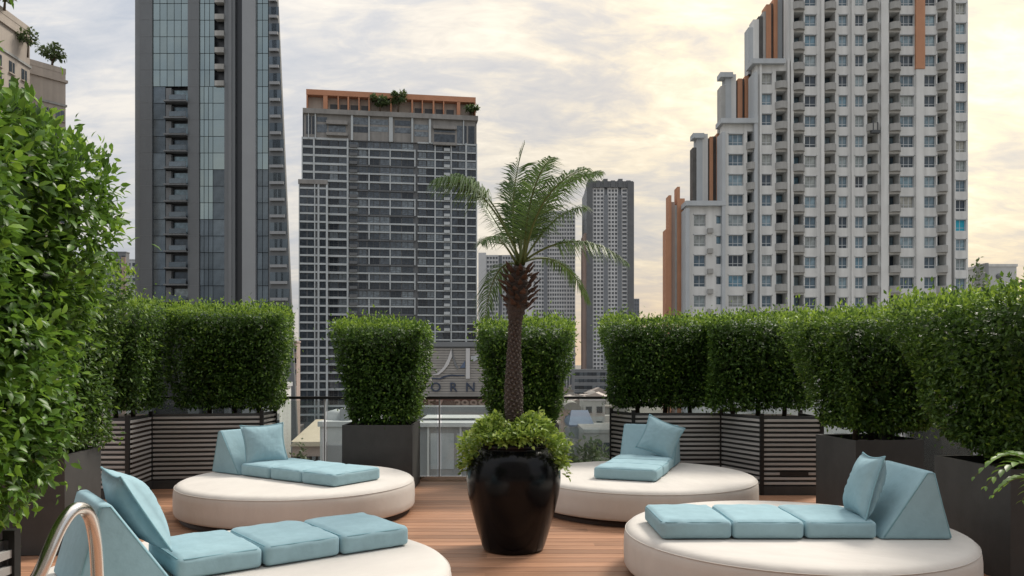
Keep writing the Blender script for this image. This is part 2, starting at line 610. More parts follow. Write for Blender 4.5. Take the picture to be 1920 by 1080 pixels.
def hedge(name, label, cat, center, rz, top, bot, z0, z1, leaf=0.043, n=9000, amp=0.05, sprig=0.06, mname='hedge_leaf',
          rich=False, sphere=False, deep=0.05, singles=0, group=None, stems=3, soil_z=None, pw=14.0, seed=1, cam_side=True):
    """a clipped hedge: top, bot = (width, depth) of the block at its top and bottom"""
    rng = np.random.default_rng(seed)
    root = thing(name, label, cat, (center[0], center[1], soil_z if soil_z is not None else z0), rz, group)
    zr = root.location.z
    H = (z1 - z0)

    def place(C, s):
        t = (C[:, 2] + 1) / 2
        wx = (bot[0] + (top[0] - bot[0]) * np.clip(t * 1.1, 0, 1)) / 2
        wy = (bot[1] + (top[1] - bot[1]) * np.clip(t * 1.1, 0, 1)) / 2
        return np.stack([C[:, 0] * wx * s, C[:, 1] * wy * s, (z0 - zr) + H * (0.5 + C[:, 2] * 0.5 * s)], 1)

    # points on a rounded cube, spread by real area
    ax, ay, az = top[0], top[1], H
    areas = np.array([ay * az, ay * az, ax * az, ax * az, ax * ay, ax * ay * 0.5])
    fidx = rng.choice(6, n, p=areas / areas.sum())
    C = rng.uniform(-1, 1, (n, 3))
    for f in range(6):
        k = fidx == f
        C[k, f // 2] = 1.0 if f % 2 == 0 else -1.0
    if sphere:
        C = unit(C)
        nr = C.copy()
    else:
        nrm_p = (np.abs(C) ** pw).sum(1, keepdims=True) ** (1 / pw)
        C = C / nrm_p
        nr = unit(np.sign(C) * np.abs(C) ** (pw - 1))
    P = place(C, 1.0)
    dep = rng.exponential(1.0, n)
    inw = np.minimum(dep * deep, 0.22)
    lm = lump(P, seed + 50) * amp
    off = lm - inw
    sp = rng.random(n) < np.where(nr[:, 2] > 0.5, sprig * 2.5, sprig)
    off[sp] = lm[sp] + rng.exponential(0.035, sp.sum()) * (leaf / 0.05)
    shoot = (nr[:, 2] > 0.5) & (rng.random(n) < 0.45)
    off[shoot] = lm[shoot] + rng.exponential(0.030, shoot.sum())
    P = P + nr * off[:, None]
    U, W, N = frames(nr, rng)
    ru = unit(rng.normal(0, 0.5, (n, 3)) + np.array([0, 0, 1.0]))
    U[shoot] = ru[shoot]
    rn = rng.normal(0, 1, (n, 3))
    N2 = unit(rn - U * np.sum(rn * U, 1, keepdims=True))
    N[shoot] = N2[shoot]
    W[shoot] = np.cross(N, U)[shoot]
    L = leaf * rng.uniform(0.65, 1.3, n)
    top_lit = np.clip(1 - (z1 - zr - P[:, 2]) / 0.16, 0, 1)
    # young growth on outer shoots; light from above is also tinted into the top
    tint = np.clip(rng.beta(2, 3, n) * 0.75 + np.where(inw < 0.03, 0.16, 0.0) + np.where(sp, 0.25, 0.0) + 0.10 * lump(P * 0.6, seed + 9) + 0.42 * top_lit * (inw < 0.07), 0, 1)
    order = np.arange(n)
    if singles:
        # the leaves that show largest in view become parts of their own
        c, s = math.cos(rz), math.sin(rz)
        wx = P[:, 0] * c - P[:, 1] * s + center[0]
        wy = P[:, 0] * s + P[:, 1] * c + center[1]
        px = 960 + F * wx / np.maximum(wy, 0.2)
        py = HOR - F * (P[:, 2] + zr - EYE) / np.maximum(wy, 0.2)
        score = L * F / np.maximum(wy, 0.3) * (off > -0.02)
        score[(px < 0) | (px > 1900) | (py < 0) | (py > 1060) | (wy < 1.0)] = 0
        order = np.argsort(-score)
        one, rest = order[:singles], order[singles:]
        lv, lf, k = leaf_geo(np.zeros((1, 3)), np.array([[1., 0, 0]]), np.array([[0, 1., 0]]), np.array([[0, 0, 1.]]), np.array([1.0]), 0.5, True)
        protos = [np_mesh('leaf', lv, lf, mname, np.full(len(lv), tv)) for tv in (0.35, 0.5, 0.62, 0.75, 0.9)]
        for i in one:
            o = link('leaf', protos[min(4, int(tint[i] * 5))], root)
            M = Matrix(((U[i][0], W[i][0], N[i][0], P[i][0]), (U[i][1], W[i][1], N[i][1], P[i][1]), (U[i][2], W[i][2], N[i][2], P[i][2]), (0, 0, 0, 1)))
            o.matrix_local = M @ Matrix.Scale(L[i], 4)
        order = rest
    V, FA, k = leaf_geo(P[order], U[order], W[order], N[order], L[order], 0.5, rich)
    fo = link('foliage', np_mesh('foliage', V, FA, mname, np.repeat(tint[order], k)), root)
    fo['kind'] = 'stuff'
    # inner mass of larger, darker leaves so that the sky does not show through the middle
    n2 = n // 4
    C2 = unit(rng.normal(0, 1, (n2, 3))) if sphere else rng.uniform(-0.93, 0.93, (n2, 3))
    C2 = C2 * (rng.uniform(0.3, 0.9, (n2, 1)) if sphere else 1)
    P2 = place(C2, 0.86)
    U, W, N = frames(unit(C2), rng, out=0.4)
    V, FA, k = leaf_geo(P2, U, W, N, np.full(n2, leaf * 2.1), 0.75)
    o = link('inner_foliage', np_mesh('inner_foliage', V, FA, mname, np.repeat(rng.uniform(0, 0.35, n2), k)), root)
    o['kind'] = 'stuff'
    for i in range(stems):
        mb = MB()
        fx = (i + 0.5) / stems - 0.5
        bx, by = fx * bot[0] * 0.75, rng.uniform(-0.1, 0.1)
        pts = [(bx, by, 0.0), (bx + rng.uniform(-.03, .03), by, (z0 - zr) + H * 0.12), (bx * 1.2 + rng.uniform(-.06, .06), by, (z0 - zr) + H * 0.55)]
        mb.tube(pts, [0.03, 0.024, 0.012], 7)
        for a in range(4):
            an = rng.uniform(0, 6.28)
            q = pts[1]
            mb.tube([q, (q[0] + 0.2 * math.cos(an), q[1] + 0.2 * math.sin(an), q[2] + H * 0.25)], [0.014, 0.006], 5)
        mb.build('trunk', 'twig', root)
    return root


def rounded(name, mb_verts_faces, bevel, seg, mname, parent, puff=0.0, loc=(0, 0, 0), rz=0.0, axis=None):
    V, FC = mb_verts_faces
    bm = bmesh.new()
    vs = [bm.verts.new(v) for v in V]
    for f in FC:
        bm.faces.new([vs[i] for i in f])
    bmesh.ops.recalc_face_normals(bm, faces=bm.faces)
    bmesh.ops.bevel(bm, geom=bm.edges[:] + bm.verts[:], offset=bevel, segments=seg, profile=0.55, affect='EDGES', clamp_overlap=True)
    for f in bm.faces:
        f.smooth = True
    me = bpy.data.meshes.new(name)
    bm.to_mesh(me)
    bm.free()
    me.materials.append(MATS[mname])
    return link(name, me, parent, loc, rz)


BOXF = [(0, 3, 2, 1), (4, 5, 6, 7), (0, 1, 5, 4), (1, 2, 6, 5), (2, 3, 7, 6), (3, 0, 4, 7)]


def boxv(x0, x1, y0, y1, z0, z1):
    return [(x0, y0, z0), (x1, y0, z0), (x1, y1, z0), (x0, y1, z0), (x0, y0, z1), (x1, y0, z1), (x1, y1, z1), (x0, y1, z1)]


# ================================================================== ground and roof deck
GZ = -28.0
gm_ = MB()
gm_.v = [(-6000, -2000, GZ), (6000, -2000, GZ), (6000, 9000, GZ), (-6000, 9000, GZ)]
gm_.face([0, 1, 2, 3])
tag(gm_.build('ground', 'city_ground'), kind='structure')

DX0, DX1, DY0, DY1 = -5.6, 5.2, -4.0, 10.62
slab = MB().box(DX0 - 0.25, DX1 + 0.25, DY0, DY1 + 0.25, GZ + 0.01, -0.055).build('roof_slab', 'concrete')
tag(slab, kind='structure')
deck = MB().box(DX0, DX1, DY0, DY1, -0.051, -0.030).build('deck', 'deck_base')
tag(deck, kind='structure')
pl_cache = {}


def plank_mesh(L):
    k = round(L, 2)
    if k not in pl_cache:
        b = MB()
        w, h, c = 0.0665, 0.026, 0.004
        b.v = [(0, -w, 0), (k, -w, 0), (k, w, 0), (0, w, 0), (0, -w, h - c), (k, -w, h - c), (k, w, h - c), (0, w, h - c),
               (0, -w + c, h), (k, -w + c, h), (k, w - c, h), (0, w - c, h)]
        for q in ((4, 5, 9, 8), (8, 9, 10, 11), (10, 6, 7, 11), (0, 1, 5, 4), (2, 3, 7, 6), (1, 2, 6, 10, 9, 5), (3, 0, 4, 8, 11, 7), (0, 3, 2, 1)):
            b.face(list(q))
        pl_cache[k] = b.mesh('plank', 'deck_wood')
    return pl_cache[k]


pitch = 0.14
rows = int((DY1 - DY0) / pitch)
for r_ in range(rows):
    y = DY0 + pitch * (r_ + 0.5)
    x = DX0
    cuts = [DX1]
    if y > 3.2:
        j = random.choice([0.9, 1.8, 2.7, 3.6])
        cuts = [DX0 + j, DX0 + j + 3.6, DX0 + j + 7.2 if j < 3.0 else DX1, DX1]
    for c in sorted(set(min(round(c, 2), DX1) for c in cuts)):
        if c - x < 0.3:
            continue
        link('plank', plank_mesh(c - x - 0.004), deck, (x, y, -0.0265))
        x = c

# unseen block added behind the camera to shade camera-facing sides and darken reflections
wing = thing('shade_block', 'unseen grey block added behind the camera to shade the deck and darken the black pot', 'building', (0, -9.0, -0.05))
MB().box(-14, 14, -10, 0, 0, 19).build('wall', 'concrete', wing)
wwm = MB().box(-1.2, 1.2, 0.01, 0.10, 0, 2.0).mesh('window', 'pier_black')
for k in range(5):
    for i in range(7):
        link('window', wwm, wing, (-12 + i * 4, 0, 1.0 + k * 3.6))

# ------------------------------------------------------------------ glass railing at the roof edge


def railing(label, p0, p1, n):
    a, b = Vector((*p0, 0)), Vector((*p1, 0))
    d = b - a
    L = d.length
    rz = math.atan2(d.y, d.x)
    root = thing('glass_railing', label, 'railing', (p0[0], p0[1], 0), rz)
    w = L / n
    pane = MB().box(0.03, w - 0.03, -0.006, 0.006, 0.07, 1.05).mesh('pane', 'railing_glass')
    post = MB().box(-0.009, 0.009, -0.02, 0.02, 0, 1.068).mesh('post', 'cap_grey')
    for i in range(n):
        link('pane', pane, root, (i * w, 0, 0))
        link('post', post, root, (i * w, 0, 0))
    link('post', post, root, (L, 0, 0))
    MB().box(-0.03, L + 0.03, -0.028, 0.028, 1.070, 1.105).build('top_rail', 'rail_dark', root)
    MB().box(0.022, L - 0.022, -0.03, 0.03, 0.0, 0.05).build('base_channel', 'steel', root)
    return root


railing('glass railing with dark top rail along the far edge of the deck', (-5.5, 10.56), (5.1, 10.56), 7)
railing('glass railing along the right edge of the deck behind dark planters', (5.1, 10.40), (5.1, -0.6), 7)

# ------------------------------------------------------------------ round daybeds
BT = 0.36
BR = 1.20


def bed_mesh():
    mb = MB()
    prof = [(BR - 0.05, 0.062), (BR - 0.012, 0.066), (BR - 0.003, 0.085), (BR, 0.15), (BR - 0.001, 0.25), (BR - 0.005, 0.292), (BR - 0.015, 0.322), (BR - 0.033, 0.344),
            (BR - 0.06, 0.356), (BR - 0.10, 0.360), (BR - 0.4, 0.361), (BR - 0.8, 0.362), (0.05, 0.362), (0.0005, 0.362)]
    mb.lathe(prof, 96)
    return mb.mesh('mattress', 'bed_fabric')


bed_me = bed_mesh()
plinth_me = MB().lathe([(BR - 0.06, 0.0), (BR - 0.06, 0.063), (0.0005, 0.063)], 72).mesh('plinth', 'bed_plinth')


def seam_mesh():
    n = 96
    pts = [((BR - 0.012) * math.cos(2 * math.pi * k / n), (BR - 0.012) * math.sin(2 * math.pi * k / n), 0.322) for k in range(n + 1)]
    return MB().tube(pts, 0.0024, 5, cap=False).mesh('piping', 'bed_fabric')


pipe_me = seam_mesh()
BEDS = {
    'rl': ((-2.215, 8.29), 'round white upholstered daybed at the back left below the striped planter'),
    'rr': ((1.40, 8.60), 'round white upholstered daybed at the back right behind the black pot'),
    'rn': ((2.02, 5.79), 'round white upholstered daybed at the front right beside the dark planters'),
    'ln': ((-1.55, 4.65), 'round white upholstered daybed at the front left, cut by the bottom edge'),
}
for k, (c, lab) in BEDS.items():
    t = thing('round_daybed', lab, 'daybed', (c[0], c[1], 0), random.uniform(0, 6), 'round white daybeds on the deck')
    link('mattress', bed_me, t)
    link('plinth', plinth_me, t)
    link('piping', pipe_me, t)

# folding mats: three pads and a wedge backrest; local x runs from the foot (0) to the wedge end
PL, PW, PH = 0.515, 0.64, 0.122


def soft_pad(name, size, parent, loc, seed, r=0.030, n=16):
    """a stuffed box cushion: rounded edges, a slightly puffed top and shallow creases"""
    rr = random.Random(seed)
    hx, hy, hz = size[0] / 2, size[1] / 2, size[2] / 2
    bm = bmesh.new()
    bmesh.ops.create_cube(bm, size=2.0)
    bmesh.ops.subdivide_edges(bm, edges=bm.edges[:], cuts=n, use_grid_fill=True)
    k = [(rr.uniform(4, 14), rr.uniform(4, 14), rr.uniform(0, 6)) for _ in range(5)]
    for v in bm.verts:
        p = [math.copysign(abs(c) ** 0.75, c) for c in v.co]
        u, w_, q = p
        P = Vector((u * hx, w_ * hy, q * hz))
        c = Vector((max(-hx + r, min(hx - r, P.x)), max(-hy + r, min(hy - r, P.y)), max(-hz + r, min(hz - r, P.z))))
        d = P - c
        if d.length > 1e-6:
            m_ = max(abs(d.x), abs(d.y), abs(d.z))
            P = c + d.normalized() * min(r, m_ if sum(abs(e) > 1e-6 for e in d) == 1 else r)
        cre = sum(math.sin(a * P.x * 3 + b * P.y * 3 + ph) for a, b, ph in k) / 5
        if q > 0.3:
            P.z += 0.016 * max(0, 1 - u * u) ** 0.6 * max(0, 1 - w_ * w_) ** 0.6 + 0.0055 * cre
        if abs(u) > 0.7:
            P.x += math.copysign(0.004 * (1 - q * q) * (1 - w_ ** 4), u)
        if abs(w_) > 0.7:
            P.y += math.copysign((0.007 * (1 - q * q) + 0.004 * cre) * (1 - u ** 4), w_)
        v.co = P + Vector((0, 0, hz))
    for f in bm.faces:
        f.smooth = True
    me = bpy.data.meshes.new(name)
    bm.to_mesh(me)
    bm.free()
    me.materials.append(MATS['cushion'])
    o = link(name, me, parent, loc)
    e, zt = 0.009, size[2] - 0.010
    ring = [(-hx + e, -hy + e), (hx - e, -hy + e), (hx - e, hy - e), (-hx + e, hy - e)]
    pts = []
    for i in range(4):
        a, b = Vector(ring[i]), Vector(ring[(i + 1) % 4])
        for s_ in (0.06, 0.5, 0.94):
            pq = a.lerp(b, s_)
            pts.append((pq.x, pq.y, zt))
    pts.append(pts[0])
    MB().tube(pts, 0.0045, 5, cap=False).build('piping', 'cushion_trim', o)
    return o


def folding_mat(label, foot, ang, total=2.05, z=BT + 0.004):
    t = thing('folding_mat', label, 'lounge mat', (foot[0], foot[1], z), ang, 'folding blue lounge mats on the daybeds')
    L = (total - 0.50) / 3
    for i in range(3):
        x0 = i * L
        yo = random.uniform(-0.008, 0.008)
        pd = soft_pad('pad', (L - 0.012, PW, PH + random.uniform(-.004, .004)), t, (x0 + L / 2, yo, 0.001), random.randint(0, 9999))
        pd.rotation_euler = (0, 0, R(random.uniform(-0.8, 0.8)))
    x0, x1 = 3 * L + 0.01, total
    ap = x0 + 0.335
    V = [(x0, -PW / 2, 0.001), (x1, -PW / 2, 0.001), (ap + 0.03, -PW / 2, 0.455), (ap - 0.025, -PW / 2, 0.455),
         (x0, PW / 2, 0.001), (x1, PW / 2, 0.001), (ap + 0.03, PW / 2, 0.455), (ap - 0.025, PW / 2, 0.455)]
    FC = [(0, 1, 2, 3), (7, 6, 5, 4), (0, 4, 5, 1), (1, 5, 6, 2), (2, 6, 7, 3), (3, 7, 4, 0)]
    wg = rounded('wedge_backrest', (V, FC), 0.022, 3, 'cushion', t)
    for sy in (-1, 1):
        y_ = sy * (PW / 2 - 0.004)
        tri = [(x0 + 0.025, y_, 0.014), (ap - 0.02, y_, 0.444), (ap + 0.026, y_, 0.444), (x1 - 0.02, y_, 0.014)]
        MB().tube(tri, 0.0055, 5).build('piping', 'cushion_trim', wg)
    return t


def pillow(label, loc, rot, s=0.46, thick=0.075):
    n = 18
    V, FC = [], []
    g = np.linspace(-1, 1, n + 1)
    rr = random.Random(sum(map(ord, label)))
    ph = [rr.uniform(0, 6) for _ in range(4)]
    for side in (1, -1):
        for v in g:
            for u in g:
                eu, ev = 1 - abs(u) ** 2.6, 1 - abs(v) ** 2.6
                h = thick * (max(eu, 0) * max(ev, 0)) ** 0.55
                h *= 1 + 0.10 * math.sin(3 * u + ph[0]) * math.sin(2.5 * v + ph[1])
                edge = max(abs(u), abs(v))
                h += 0.005 * math.sin(16 * math.atan2(v, u) + ph[2]) * edge * (1 - edge) * 4
                x = s / 2 * u * (1 - 0.115 * (1 - v * v))
                y = s / 2 * v * (1 - 0.115 * (1 - u * u))
                V.append((x, y, side * (h + 0.002)))
    k = n + 1
    for si in (0, 1):
        b = si * k * k
        for j in range(n):
            for i in range(n):
                q = [b + j * k + i, b + j * k + i + 1, b + (j + 1) * k + i + 1, b + (j + 1) * k + i]
                FC.append(q if si == 0 else q[::-1])
    ring = [j for j in range(k)] + [j * k + n for j in range(1, k)] + [n * k + j for j in range(n - 1, -1, -1)] + [j * k for j in range(n - 1, 0, -1)]
    for a, b_ in zip(ring, ring[1:] + ring[:1]):
        FC.append([a, a + k * k, b_ + k * k, b_][::-1])
    me = bpy.data.meshes.new('pillow')
    me.from_pydata(V, [], FC)
    me.polygons.foreach_set('use_smooth', [True] * len(FC))
    me.materials.append(MATS['cushion'])
    o = link('pillow', me, None, loc)
    o.rotation_euler = rot
    tag(o, label, 'pillow', 'blue pillows leaning on the mats')
    # sewn edge
    pts = [V[a] for a in ring] + [V[ring[0]]]
    MB().tube([(p[0] * 1.004, p[1] * 1.004, 0) for p in pts], 0.006, 5, cap=False).build('piping', 'cushion_trim', o)
    return o


# direction from foot to wedge
def ang(dx_, dy_):
    return math.atan2(dy_, dx_)


folding_mat('blue folding mat with its wedge at the left, on the back left daybed', (-1.51, 7.86), ang(-0.82, 0.57), 1.92)
folding_mat('blue folding mat pointing at the camera, on the back right daybed behind the pot', (1.13, 8.04), ang(0.34, 0.94), 1.68)
folding_mat('blue folding mat with its wedge at the right end, on the front right daybed', (0.99, 5.68), ang(1, 0.0), 1.97)
folding_mat('blue folding mat with its wedge beside the steel handrail, on the front left daybed', (-0.86, 5.46), ang(-0.79, -0.61), 1.95)


def facing(nx, ny, lean, spin=0.0):
    """rotation whose local +z points to (nx, ny) tilted up by lean degrees"""
    nrm = Vector((nx, ny, 0)).normalized() * math.cos(R(lean)) + Vector((0, 0, math.sin(R(lean))))
    side = Vector((0, 0, 1)).cross(nrm).normalized()
    upv = nrm.cross(side)
    M = Matrix((side, upv, nrm)).transposed()
    return (M @ Matrix.Rotation(R(spin), 3, 'Z')).to_euler()


pillow('square blue pillow leaning on the wedge of the back left daybed', (-2.66, 8.60, 0.675), facing(0.50, -0.86, 24, 2))
pillow('blue pillow tilted on one corner on the back right daybed', (1.68, 9.06, 0.700), facing(-0.1, -1, 24, -23), 0.43)
pillow('upright blue pillow seen edge-on on the front right daybed', (2.475, 5.62, 0.690), facing(-1, 0.12, 17, 3), 0.45, 0.092)
pillow('big blue pillow lying on the wedge nearest the steel handrail', (-2.13, 4.525, 0.728), facing(0.79, 0.61, 31, 0), 0.50, 0.10)

# ------------------------------------------------------------------ black pot, vine and palm
PX, PY = 0.012, 6.66
t = thing('glazed_pot', 'big black glazed pot standing in the middle of the deck', 'pot', (PX, PY, 0))
prof = [(0.0005, 0.003), (0.235, 0.003), (0.25, 0.012), (0.262, 0.04), (0.300, 0.16), (0.345, 0.32), (0.378, 0.46), (0.393, 0.57), (0.392, 0.65), (0.378, 0.72),
        (0.350, 0.785), (0.312, 0.830), (0.298, 0.840), (0.296, 0.850), (0.306, 0.856), (0.312, 0.868), (0.312, 0.885), (0.303, 0.897), (0.288, 0.899), (0.274, 0.890), (0.268, 0.84)]
MB().lathe(prof, 80).build('pot_body', 'pot_glaze', t)
MB().lathe([(0.270, 0.845), (0.15, 0.855), (0.0005, 0.857)], 32).build('soil', 'soil', t)


def vine():
    rng = np.random.default_rng(33)
    root = thing('trailing_plant', 'pale green leafy plant spilling over the rim of the black pot', 'plant', (PX, PY, 0.86))
    n = 4600
    a = rng.uniform(0, 2 * np.pi, n)
    # bushier on both sides, hanging over the left and the right rim
    side = np.abs(np.cos(a))
    r = np.sqrt(rng.uniform(0.06, 1, n)) * (0.33 + 0.13 * side)
    hmax = 0.140 + 0.055 * np.sin(2.3 * a + 0.7) + 0.05 * rng.random(n)
    z = hmax * (1 - (r / 0.48) ** 2) + rng.normal(0, 0.022, n) + 0.02
    hang = (r > 0.33) & (side > 0.72)
    z[hang] -= rng.uniform(0, 0.30, hang.sum()) * (side[hang] - 0.6) * 2.4
    P = np.stack([r * np.cos(a), r * np.sin(a), z], 1)
    keep = ~((np.sin(a) < -0.80) & (P[:, 2] < 0.03) & (r > 0.26))
    P = P[keep]
    n = len(P)
    nr = unit(P * np.array([1, 1, 0.4]) + np.array([0, 0, 0.16]))
    U, W, N = frames(nr, rng, out=0.9, spread=0.7, droop=-0.1)
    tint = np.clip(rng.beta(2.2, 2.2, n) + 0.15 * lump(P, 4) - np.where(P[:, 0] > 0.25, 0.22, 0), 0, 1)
    V, FA, k = leaf_geo(P, U, W, N, rng.uniform(0.030, 0.062, n), 0.5, True)
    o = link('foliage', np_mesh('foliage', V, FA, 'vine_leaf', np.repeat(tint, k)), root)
    o['kind'] = 'stuff'
    # upright shoots beside the trunk
    for i in range(16):
        mb = MB()
        x, y = rng.uniform(-0.22, 0.25), rng.uniform(-0.22, 0.15)
        h = rng.uniform(0.12, 0.30)
        tx, ty = x + rng.uniform(-0.1, 0.1), y + rng.uniform(-0.08, 0.08)
        pts = [(x, y, 0), ((x + tx) / 2, (y + ty) / 2, h * 0.6), (tx, ty, h)]
        mb.tube(pts, [0.004, 0.003, 0.0015], 5)
        mb.build('stem', 'rachis', root)
        m_ = 12
        tt = np.linspace(0.3, 1, m_)
        PP = np.stack([np.interp(tt, [0, .6, 1], [p[j] for p in pts]) for j in range(3)], 1)
        aa = np.arange(m_) * 2.4
        nn = np.stack([np.cos(aa), np.sin(aa), np.full(m_, 0.7)], 1)
        U, W, N = frames(unit(nn), rng, out=1, spread=0.2)
        V, FA, k = leaf_geo(PP, U, W, N, rng.uniform(0.04, 0.07, m_), 0.38, True)
        o = link('shoot_leaves', np_mesh('shoot_leaves', V, FA, 'vine_leaf', np.repeat(rng.uniform(0.5, 1, m_), k)), root)
        o['kind'] = 'stuff'


vine()


def palm():
    rng = np.random.default_rng(5)
    root = thing('potted_palm', 'feathery palm with a slim brown trunk growing in the black pot', 'palm', (PX, PY, 0.855))
    z0 = 0.855

    def W3(px, py, d=PY):
        return Vector(((px - 960) * d / F - PX, d - PY, EYE + (HOR - py) * d / F - z0))
    tb, tm, tt = W3(964, 790), W3(960, 640), W3(974, 500)
    mb = MB()
    zs = [i / 59 for i in range(60)]
    pts, rad = [], []
    for s in zs:
        p = (1 - s) ** 2 * tb + 2 * s * (1 - s) * tm + s * s * tt
        pts.append(tuple(p))
        rr = 0.066 + 0.010 * math.sin(s * 9) * (1 - s) - 0.022 * s
        rr += 0.006 * (1 if (int(s * 60) % 2) else -1)
        if s > 0.62:
            rr += 0.044 * math.sin(min(1, (s - 0.62) / 0.38) * math.pi * 0.9)
        rad.append(rr)
    mb.tube(pts, rad, 18)
    tr = mb.build('trunk', 'palm_trunk', root)
    # rows of leaf scars up the stem
    sc_ = MB()
    for i in range(300):
        s = 0.02 + 0.66 * i / 300
        a = i * 2.39996
        p = (1 - s) ** 2 * tb + 2 * s * (1 - s) * tm + s * s * tt
        r0 = 0.066 + 0.010 * math.sin(s * 9) * (1 - s) - 0.022 * s
        ca, sa = math.cos(a), math.sin(a)

        def q(dr, da, dz):
            return (p.x + (r0 + dr) * math.cos(a + da), p.y + (r0 + dr) * math.sin(a + da), p.z + dz)
        b = len(sc_.v)
        h_ = rng.uniform(0.8, 1.2)
        sc_.v += [q(-0.004, -0.26, 0.0), q(-0.004, 0.26, 0.0), q(0.013 * h_, 0.12, 0.012), q(0.013 * h_, -0.12, 0.012), q(-0.004, 0.0, 0.034 * h_)]
        for f_ in ((0, 1, 2, 3), (3, 2, 4), (1, 4, 2), (0, 3, 4)):
            sc_.face([b + k for k in f_])
    o = sc_.build('leaf_scars', 'palm_scar', tr)
    o['kind'] = 'stuff'
    # old leaf bases round the head of the trunk
    boot = MB()
    boot.v = [(-0.028, 0, 0), (0.028, 0, 0), (0.024, 0.035, 0.05), (-0.024, 0.035, 0.05), (0, 0.062, 0.115), (-0.02, 0.01, 0.055), (0.02, 0.01, 0.055), (0, 0.045, 0.11)]
    for q in ((0, 1, 2, 3), (3, 2, 4), (1, 0, 5, 6), (6, 5, 7), (0, 3, 5), (1, 6, 2), (3, 4, 7, 5), (2, 6, 7, 4)):
        boot.face(list(q))
    bme = boot.mesh('leaf_base', 'palm_boot')
    top = W3(974, 545)
    for i in range(62):
        a = i * 2.39996 + rng.uniform(-0.15, 0.15)
        s = i / 62
        zz = -0.17 + 0.36 * s
        rr = 0.056 + 0.050 * math.sin(math.pi * min(1, s * 0.9 + 0.05))
        o = link('leaf_base', bme, tr, (top.x + rr * math.cos(a), top.y + rr * math.sin(a), top.z + zz))
        o.rotation_euler = (R(rng.uniform(-34, -6)), R(rng.uniform(-14, 14)), a - math.pi / 2)
        o.scale = (rng.uniform(0.6, 1.0), rng.uniform(0.5, 0.85), rng.uniform(0.5, 0.9))

    def frond(p0, p1, p2, ll, droop=0.2, dens=47, tint0=0.36, tw=0.0, start=0.16):
        fr = link('frond', None, root)
        N_ = 24
        P = [(1 - s) ** 2 * p0 + 2 * s * (1 - s) * p1 + s * s * p2 for s in map(float, np.linspace(0, 1, N_))]
        MB().tube([tuple(p) for p in P], list(np.linspace(0.011, 0.002, N_)), 6).build('rachis', 'rachis', fr)
        V, FC = [], []
        tint = []
        Lc = sum((P[i + 1] - P[i]).length for i in range(N_ - 1))
        nl = int(dens * Lc / 0.8)
        for j in range(nl):
            s = start + (1 - start) * (j + 0.5) / nl
            f = s * (N_ - 1)
            i = min(int(f), N_ - 2)
            p = P[i].lerp(P[i + 1], f - i)
            tng = (P[i + 1] - P[i]).normalized()
            upv = Vector((0, 0, 1))
            sdv = tng.cross(upv)
            if sdv.length < 0.2:
                sdv = tng.cross(Vector((0.3, 1, 0)))
            sdv.normalize()
            if tw:
                sdv = (Matrix.Rotation(tw, 3, tng) @ sdv)
            nrm = sdv.cross(tng).normalized()
            prof_ = math.sin(math.pi * min(1, 0.18 + 0.80 * s)) ** 0.6
            for sg in (-1, 1):
                L = ll * 1.22 * prof_ * rng.uniform(0.75, 1.2)
                fwd = 0.45 + 0.45 * s + rng.uniform(-0.15, 0.15)
                d = (sdv * sg + tng * fwd + nrm * rng.uniform(0.05, 0.45)).normalized()
                w = tng.cross(d).cross(d)
                w = d.cross(nrm).normalized() * 0.0056
                q1 = p + d * L * 0.5 - Vector((0, 0, 1)) * L * droop * 0.22
                q2 = p + d * L - Vector((0, 0, 1)) * L * (droop + rng.uniform(0.12, 0.36))
                b = len(V)
                V += [tuple(p - w * 0.5), tuple(p + w * 0.5), tuple(q1 - w), tuple(q1 + w), tuple(q2)]
                FC += [[b, b + 1, b + 3], [b, b + 3, b + 2], [b + 2, b + 3, b + 4]]
                tint += [min(1, max(0, tint0 + rng.normal(0, 0.14)))] * 5
        me = np_mesh('leaflets', np.array(V), np.array(FC), 'palm_leaf', np.array(tint))
        o = link('leaflets', me, fr)
        o['kind'] = 'stuff'
        return fr
    c = W3(976, 492)
    spec = [  # (control px, py, dy), (tip px, py, dy), leaflet length, droop
        ((905, 320, -0.10), (822, 352, -0.30), 0.26, 0.60),
        ((920, 335, 0.0), (850, 330, -0.05), 0.24, 0.60),
        ((925, 400, 0.25), (893, 345, 0.45), 0.15, 0.35),
        ((948, 370, 0.05), (984, 264, 0.05), 0.20, 0.0),
        ((975, 330, 0.1), (1044, 284, 0.25), 0.22, 0.12),
        ((1000, 315, 0.2), (1136, 306, 0.35), 0.22, 0.30),
        ((1010, 345, -0.2), (1120, 338, -0.30), 0.23, 0.32),
        ((1000, 370, -0.5), (1082, 362, -0.85), 0.23, 0.30),
        ((985, 365, -0.5), (1024, 350, -0.95), 0.21, 0.25),
        ((985, 360, 0.5), (1070, 345, 0.9), 0.23, 0.28),
        ((962, 370, 0.5), (975, 340, 0.9), 0.21, 0.15),
        ((960, 380, 0.15), (952, 330, 0.25), 0.19, 0.10),
        ((1040, 385, 0.0), (1100, 385, 0.1), 0.22, 0.35),
        ((1075, 415, -0.1), (1170, 498, -0.20), 0.17, 0.60),
        ((1060, 440, 0.3), (1115, 562, 0.45), 0.10, 0.6),
        ((930, 425, -0.2), (905, 470, -0.4), 0.14, 0.55),
        ((925, 470, 0.2), (906, 592, 0.35), 0.17, 0.45),
    ]
    for (a, b_, dd), (e, f_, de), ll, dr in spec:
        frond(c + Vector((rng.uniform(-.03, .03), rng.uniform(-.03, .03), -0.02)), W3(a, b_) + Vector((0, dd, 0)), W3(e, f_) + Vector((0, de, 0)), ll, dr, start=0.45 if e < 860 else 0.30 if dr > 0.45 else 0.16)


palm()

# ------------------------------------------------------------------ planters


